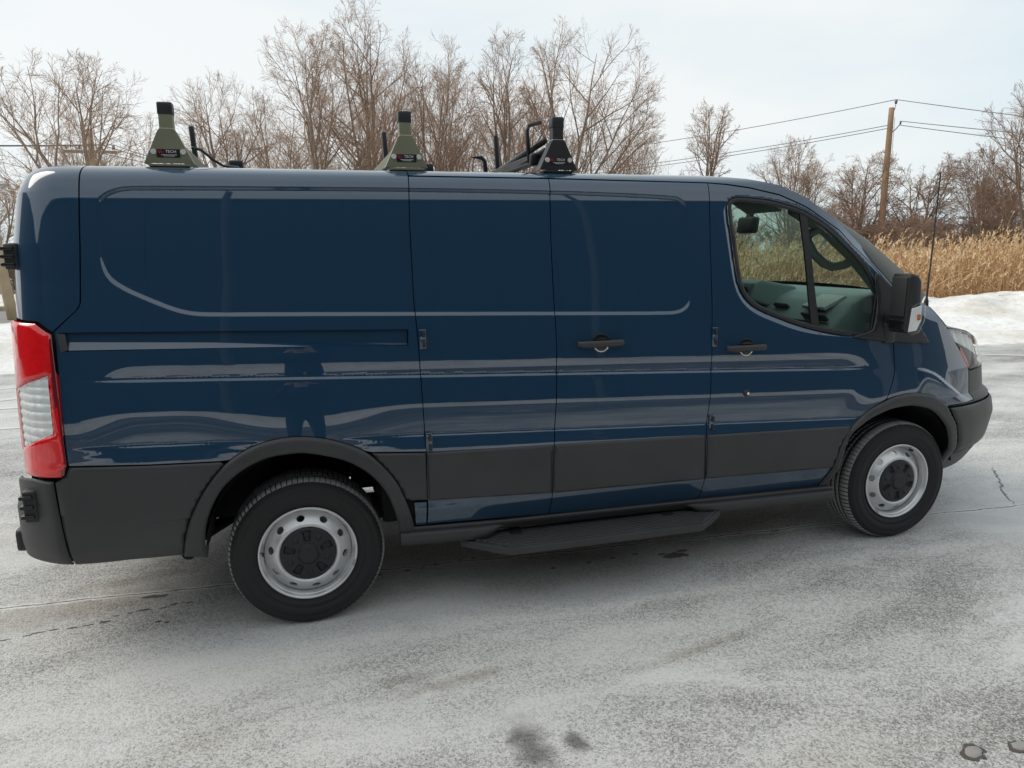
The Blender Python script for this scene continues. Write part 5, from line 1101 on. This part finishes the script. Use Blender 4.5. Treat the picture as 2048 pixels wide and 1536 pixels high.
e = bpy.data.objects.new('street_lamp', None); col.objects.link(e); e.location = (-12.2, 25.5, 0); tag(e, 'grey street lamp arm reaching in at the left edge', 'street lamp')
tube('lamp_post', [(0, 0, 0), (0, 0, 4.0), (.1, 0, 4.2)], .07, M['metal'], e, 8); tube('lamp_arm', [(0, 0, 4.05), (1.2, 0, 4.12), (2.1, 0, 4.16)], .04, M['metal'], e, 8)
bm = bmesh.new(); rbox(bm, (2.5, 0, 4.16), (.62, .22, .10), .04); link('lamp_head', bm_mesh('lamp_head', bm, True), e, M['metal'])
# ================================================================ behind the photographer: what the paint mirrors
M['siding'] = mat('dark_metal_siding', (.013, .017, .021), .7, var=.15, scale=1.5)
M['siding_trim'] = mat('grey_flashing', (.12, .13, .14), .5, var=.1)
wh = bpy.data.objects.new('warehouse', None); col.objects.link(wh); wh.location = (0, -19, 0); tag(wh, 'long dark metal-sided warehouse behind the photographer, mirrored in the blue paint', 'building')
HB, XA, XB = 11.2, -40., 60.
bm = bmesh.new(); rbox(bm, ((XA+XB)/2, -6.3, HB/2-.2), (XB-XA, 12, HB), 0); link('wall', bm_mesh('wall', bm), wh, M['siding'])
bm = bmesh.new(); rbox(bm, ((XA+XB)/2, -6.3, HB-.1), (XB-XA+.5, 12.5, .35), .02); link('roof', bm_mesh('roof', bm), wh, M['siding_trim'])
bm = bmesh.new(); rbox(bm, (0, -.27, HB/2-.4), (1.95, .05, HB-.6), .01); pm = bm_mesh('wall_panel', bm); pm.materials.append(M['siding'])
for k in range(50):
    o = link('wall_panel', pm, wh); o.location = (XA+1+2*k, 0, 0)
bm = bmesh.new(); rbox(bm, (0, -.2, 1.9), (3.4, .10, 3.8), .02); dm = bm_mesh('loading_door', bm); dm.materials.append(M['siding_trim'])
for x in (-22, -14, 24, 34):
    o = link('loading_door', dm, wh); o.location = (x, 0, 0)
# unseen dark block added at left to darken the van's rear corner reflection
sh_ = bpy.data.objects.new('added_dark_block', None); col.objects.link(sh_); sh_.location = (-24, -5, 0); tag(sh_, 'long dark block out of view left of the lot, added to darken the mirrored rear corner', 'building')
bm = bmesh.new(); rbox(bm, (-5, 0, 4.6), (10, 36, 9.6), 0); link('wall', bm_mesh('wall', bm), sh_, M['siding'])
bm = bmesh.new(); rbox(bm, (-5, 0, 9.4), (10.5, 36.5, .3), .02); link('roof', bm_mesh('roof', bm), sh_, M['siding_trim'])
bm = bmesh.new(); rbox(bm, (.03, 0, 4.5), (.05, 1.95, 9.2), .01); pm = bm_mesh('wall_panel', bm); pm.materials.append(M['siding'])
for k in range(18):
    o = link('wall_panel', pm, sh_); o.location = (0, -17+2*k, 0)
for x, y, lb_ in ((-1.7, -17.0, "grey pole before the warehouse, mirrored as a pale stripe in the rear side panel"), (8.3, -17.0, "grey pole before the warehouse, mirrored as a stripe in the front cargo door")):
    e = pole(x, y, -.1, 12.5, .13, .10, lb_, M["pole_dark"])
# ---- the photographer, standing right behind the camera: seen only as a dark reflection in the paint
def skin_body(V, Rd, Ed, root, name, sub=2):
    me = bpy.data.meshes.new(name); me.from_pydata(V, Ed, []); o = bpy.data.objects.new(name, me); col.objects.link(o)
    o.modifiers.new('skin', 'SKIN').use_smooth_shade = True; sb = o.modifiers.new('sub', 'SUBSURF'); sb.levels = sb.render_levels = sub
    sl = me.skin_vertices[0].data
    for i, r in enumerate(Rd):
        sl[i].radius = r if isinstance(r, tuple) else (r, r)
        sl[i].use_root = (i == root)
    dg = bpy.context.evaluated_depsgraph_get(); m2 = bpy.data.meshes.new_from_object(o.evaluated_get(dg)); bpy.data.objects.remove(o, do_unlink=True); return m2
PV, PR, PE = [], [], []
def pv(co, r, par=None):
    PV.append(co); PR.append(r)
    if par is not None: PE.append((par, len(PV)-1))
    return len(PV)-1
pel = pv((0, 0, .96), (.155, .115)); sp1 = pv((0, .0, 1.14), (.145, .105), pel); ch = pv((0, -.01, 1.34), (.165, .115), sp1); nk = pv((0, 0, 1.50), .062, ch)
h1 = pv((0, .02, 1.58), .066, nk); h2 = pv((0, .035, 1.67), (.078, .092), h1); h3 = pv((0, .02, 1.745), (.068, .080), h2)
for s_ in (-1, 1):
    sh = pv((s_*.185, -.01, 1.425), .068, ch); el = pv((s_*.25, .14, 1.24), .050, sh); wr = pv((s_*.115, .335, 1.545), .032, el); pa = pv((s_*.085, .375, 1.60), (.040, .022), wr)
    for k, (dx, ln) in enumerate(((.030, .030), (.012, .036), (-.006, .038), (-.024, .034))):
        a_ = pv((s_*(.085-.012+dx*.35), .385+.006*k, 1.635+.012*(1.5-k)), .0095, pa); b_ = pv((s_*(.055), .398+.004*k, 1.650+.014*(1.5-k)), .0088, a_); pv((s_*(.038), .392+.004*k, 1.652+.014*(1.5-k)), .0078, b_)
    t1 = pv((s_*.070, .362, 1.612), .0115, pa); pv((s_*.048, .368, 1.640), .0095, t1)
    hp = pv((s_*.095, 0, .90), .098, pel); kn = pv((s_*.115, .02, .50), .066, hp); an = pv((s_*.125, -.01, .10), .046, kn); pv((s_*.14, .15, .035), (.042, .034), an)
bme = skin_body(PV, PR, PE, 0, 'person')
pskin = mat('skin', (.42, .26, .19), .55, var=.08); pj = mat('black_jacket', (.018, .019, .022), .85, var=.3, bump=.2, bscale=90); pt = mat('dark_jeans', (.022, .028, .042), .9, var=.3); psh = mat('black_shoe', (.012, .012, .012), .6)
bme.materials.clear()
for q in (pj, pt, pskin, psh): bme.materials.append(q)
for p_ in bme.polygons:
    c = p_.center; p_.use_smooth = True
    p_.material_index = 3 if c.z < .10 else 1 if c.z < .97 else 2 if (c.z > 1.535 and (c.y > .345 or abs(c.x) < .08)) else 0
person = link('person', bme); person.location = (.04, -4.735, 0); tag(person, 'photographer in a black jacket and dark jeans holding up a phone, mirrored in the paint', 'person')
b2 = bmesh.new(); bmesh.ops.create_uvsphere(b2, u_segments=20, v_segments=12, radius=1)
for v in b2.verts: v.co = Vector((v.co.x*.094, v.co.y*.108+.012-.02*(v.co.z < 0), max(v.co.z, -.55 if v.co.y < .3 else .35)*.105+1.70))
link('hair', bm_mesh('hair', b2, True), person, mat('dark_hair', (.02, .015, .012), .7, var=.3))
bm = bmesh.new(); prism(bm, [(-.011, -.022), (.011, -.022), (0, .02)], 2, 0, .022, .003); bm.transform(Matrix.Translation((0, .130, 1.655))); link('nose', bm_mesh('nose', bm, True), person, pskin)
for s_ in (-1, 1):
    b2 = bmesh.new(); bmesh.ops.create_uvsphere(b2, u_segments=10, v_segments=8, radius=.011); b2.transform(Matrix.Translation((s_*.030, .118, 1.685))); link('eye', bm_mesh('eye', b2, True), person, M['black_gloss'])
    b2 = bmesh.new(); bmesh.ops.create_uvsphere(b2, u_segments=10, v_segments=8, radius=1)
    for v in b2.verts: v.co = Vector((v.co.x*.010+s_*.084, v.co.y*.020+.02, v.co.z*.032+1.67))
    link('ear', bm_mesh('ear', b2, True), person, pskin)
bm = bmesh.new(); rbox(bm, (0, .122, 1.625), (.045, .012, .010), .004); link('mouth', bm_mesh('mouth', bm, True), person, mat('lips', (.35, .14, .12), .5))
bm = bmesh.new(); rbox(bm, (0, 0, 0), (.150, .009, .074), .004); ph = tag(link('phone', bm_mesh('phone', bm), None, M['black_gloss']), 'black phone held up in the hands of the photographer', 'phone'); ph.location = (.04, -4.330, 1.655)
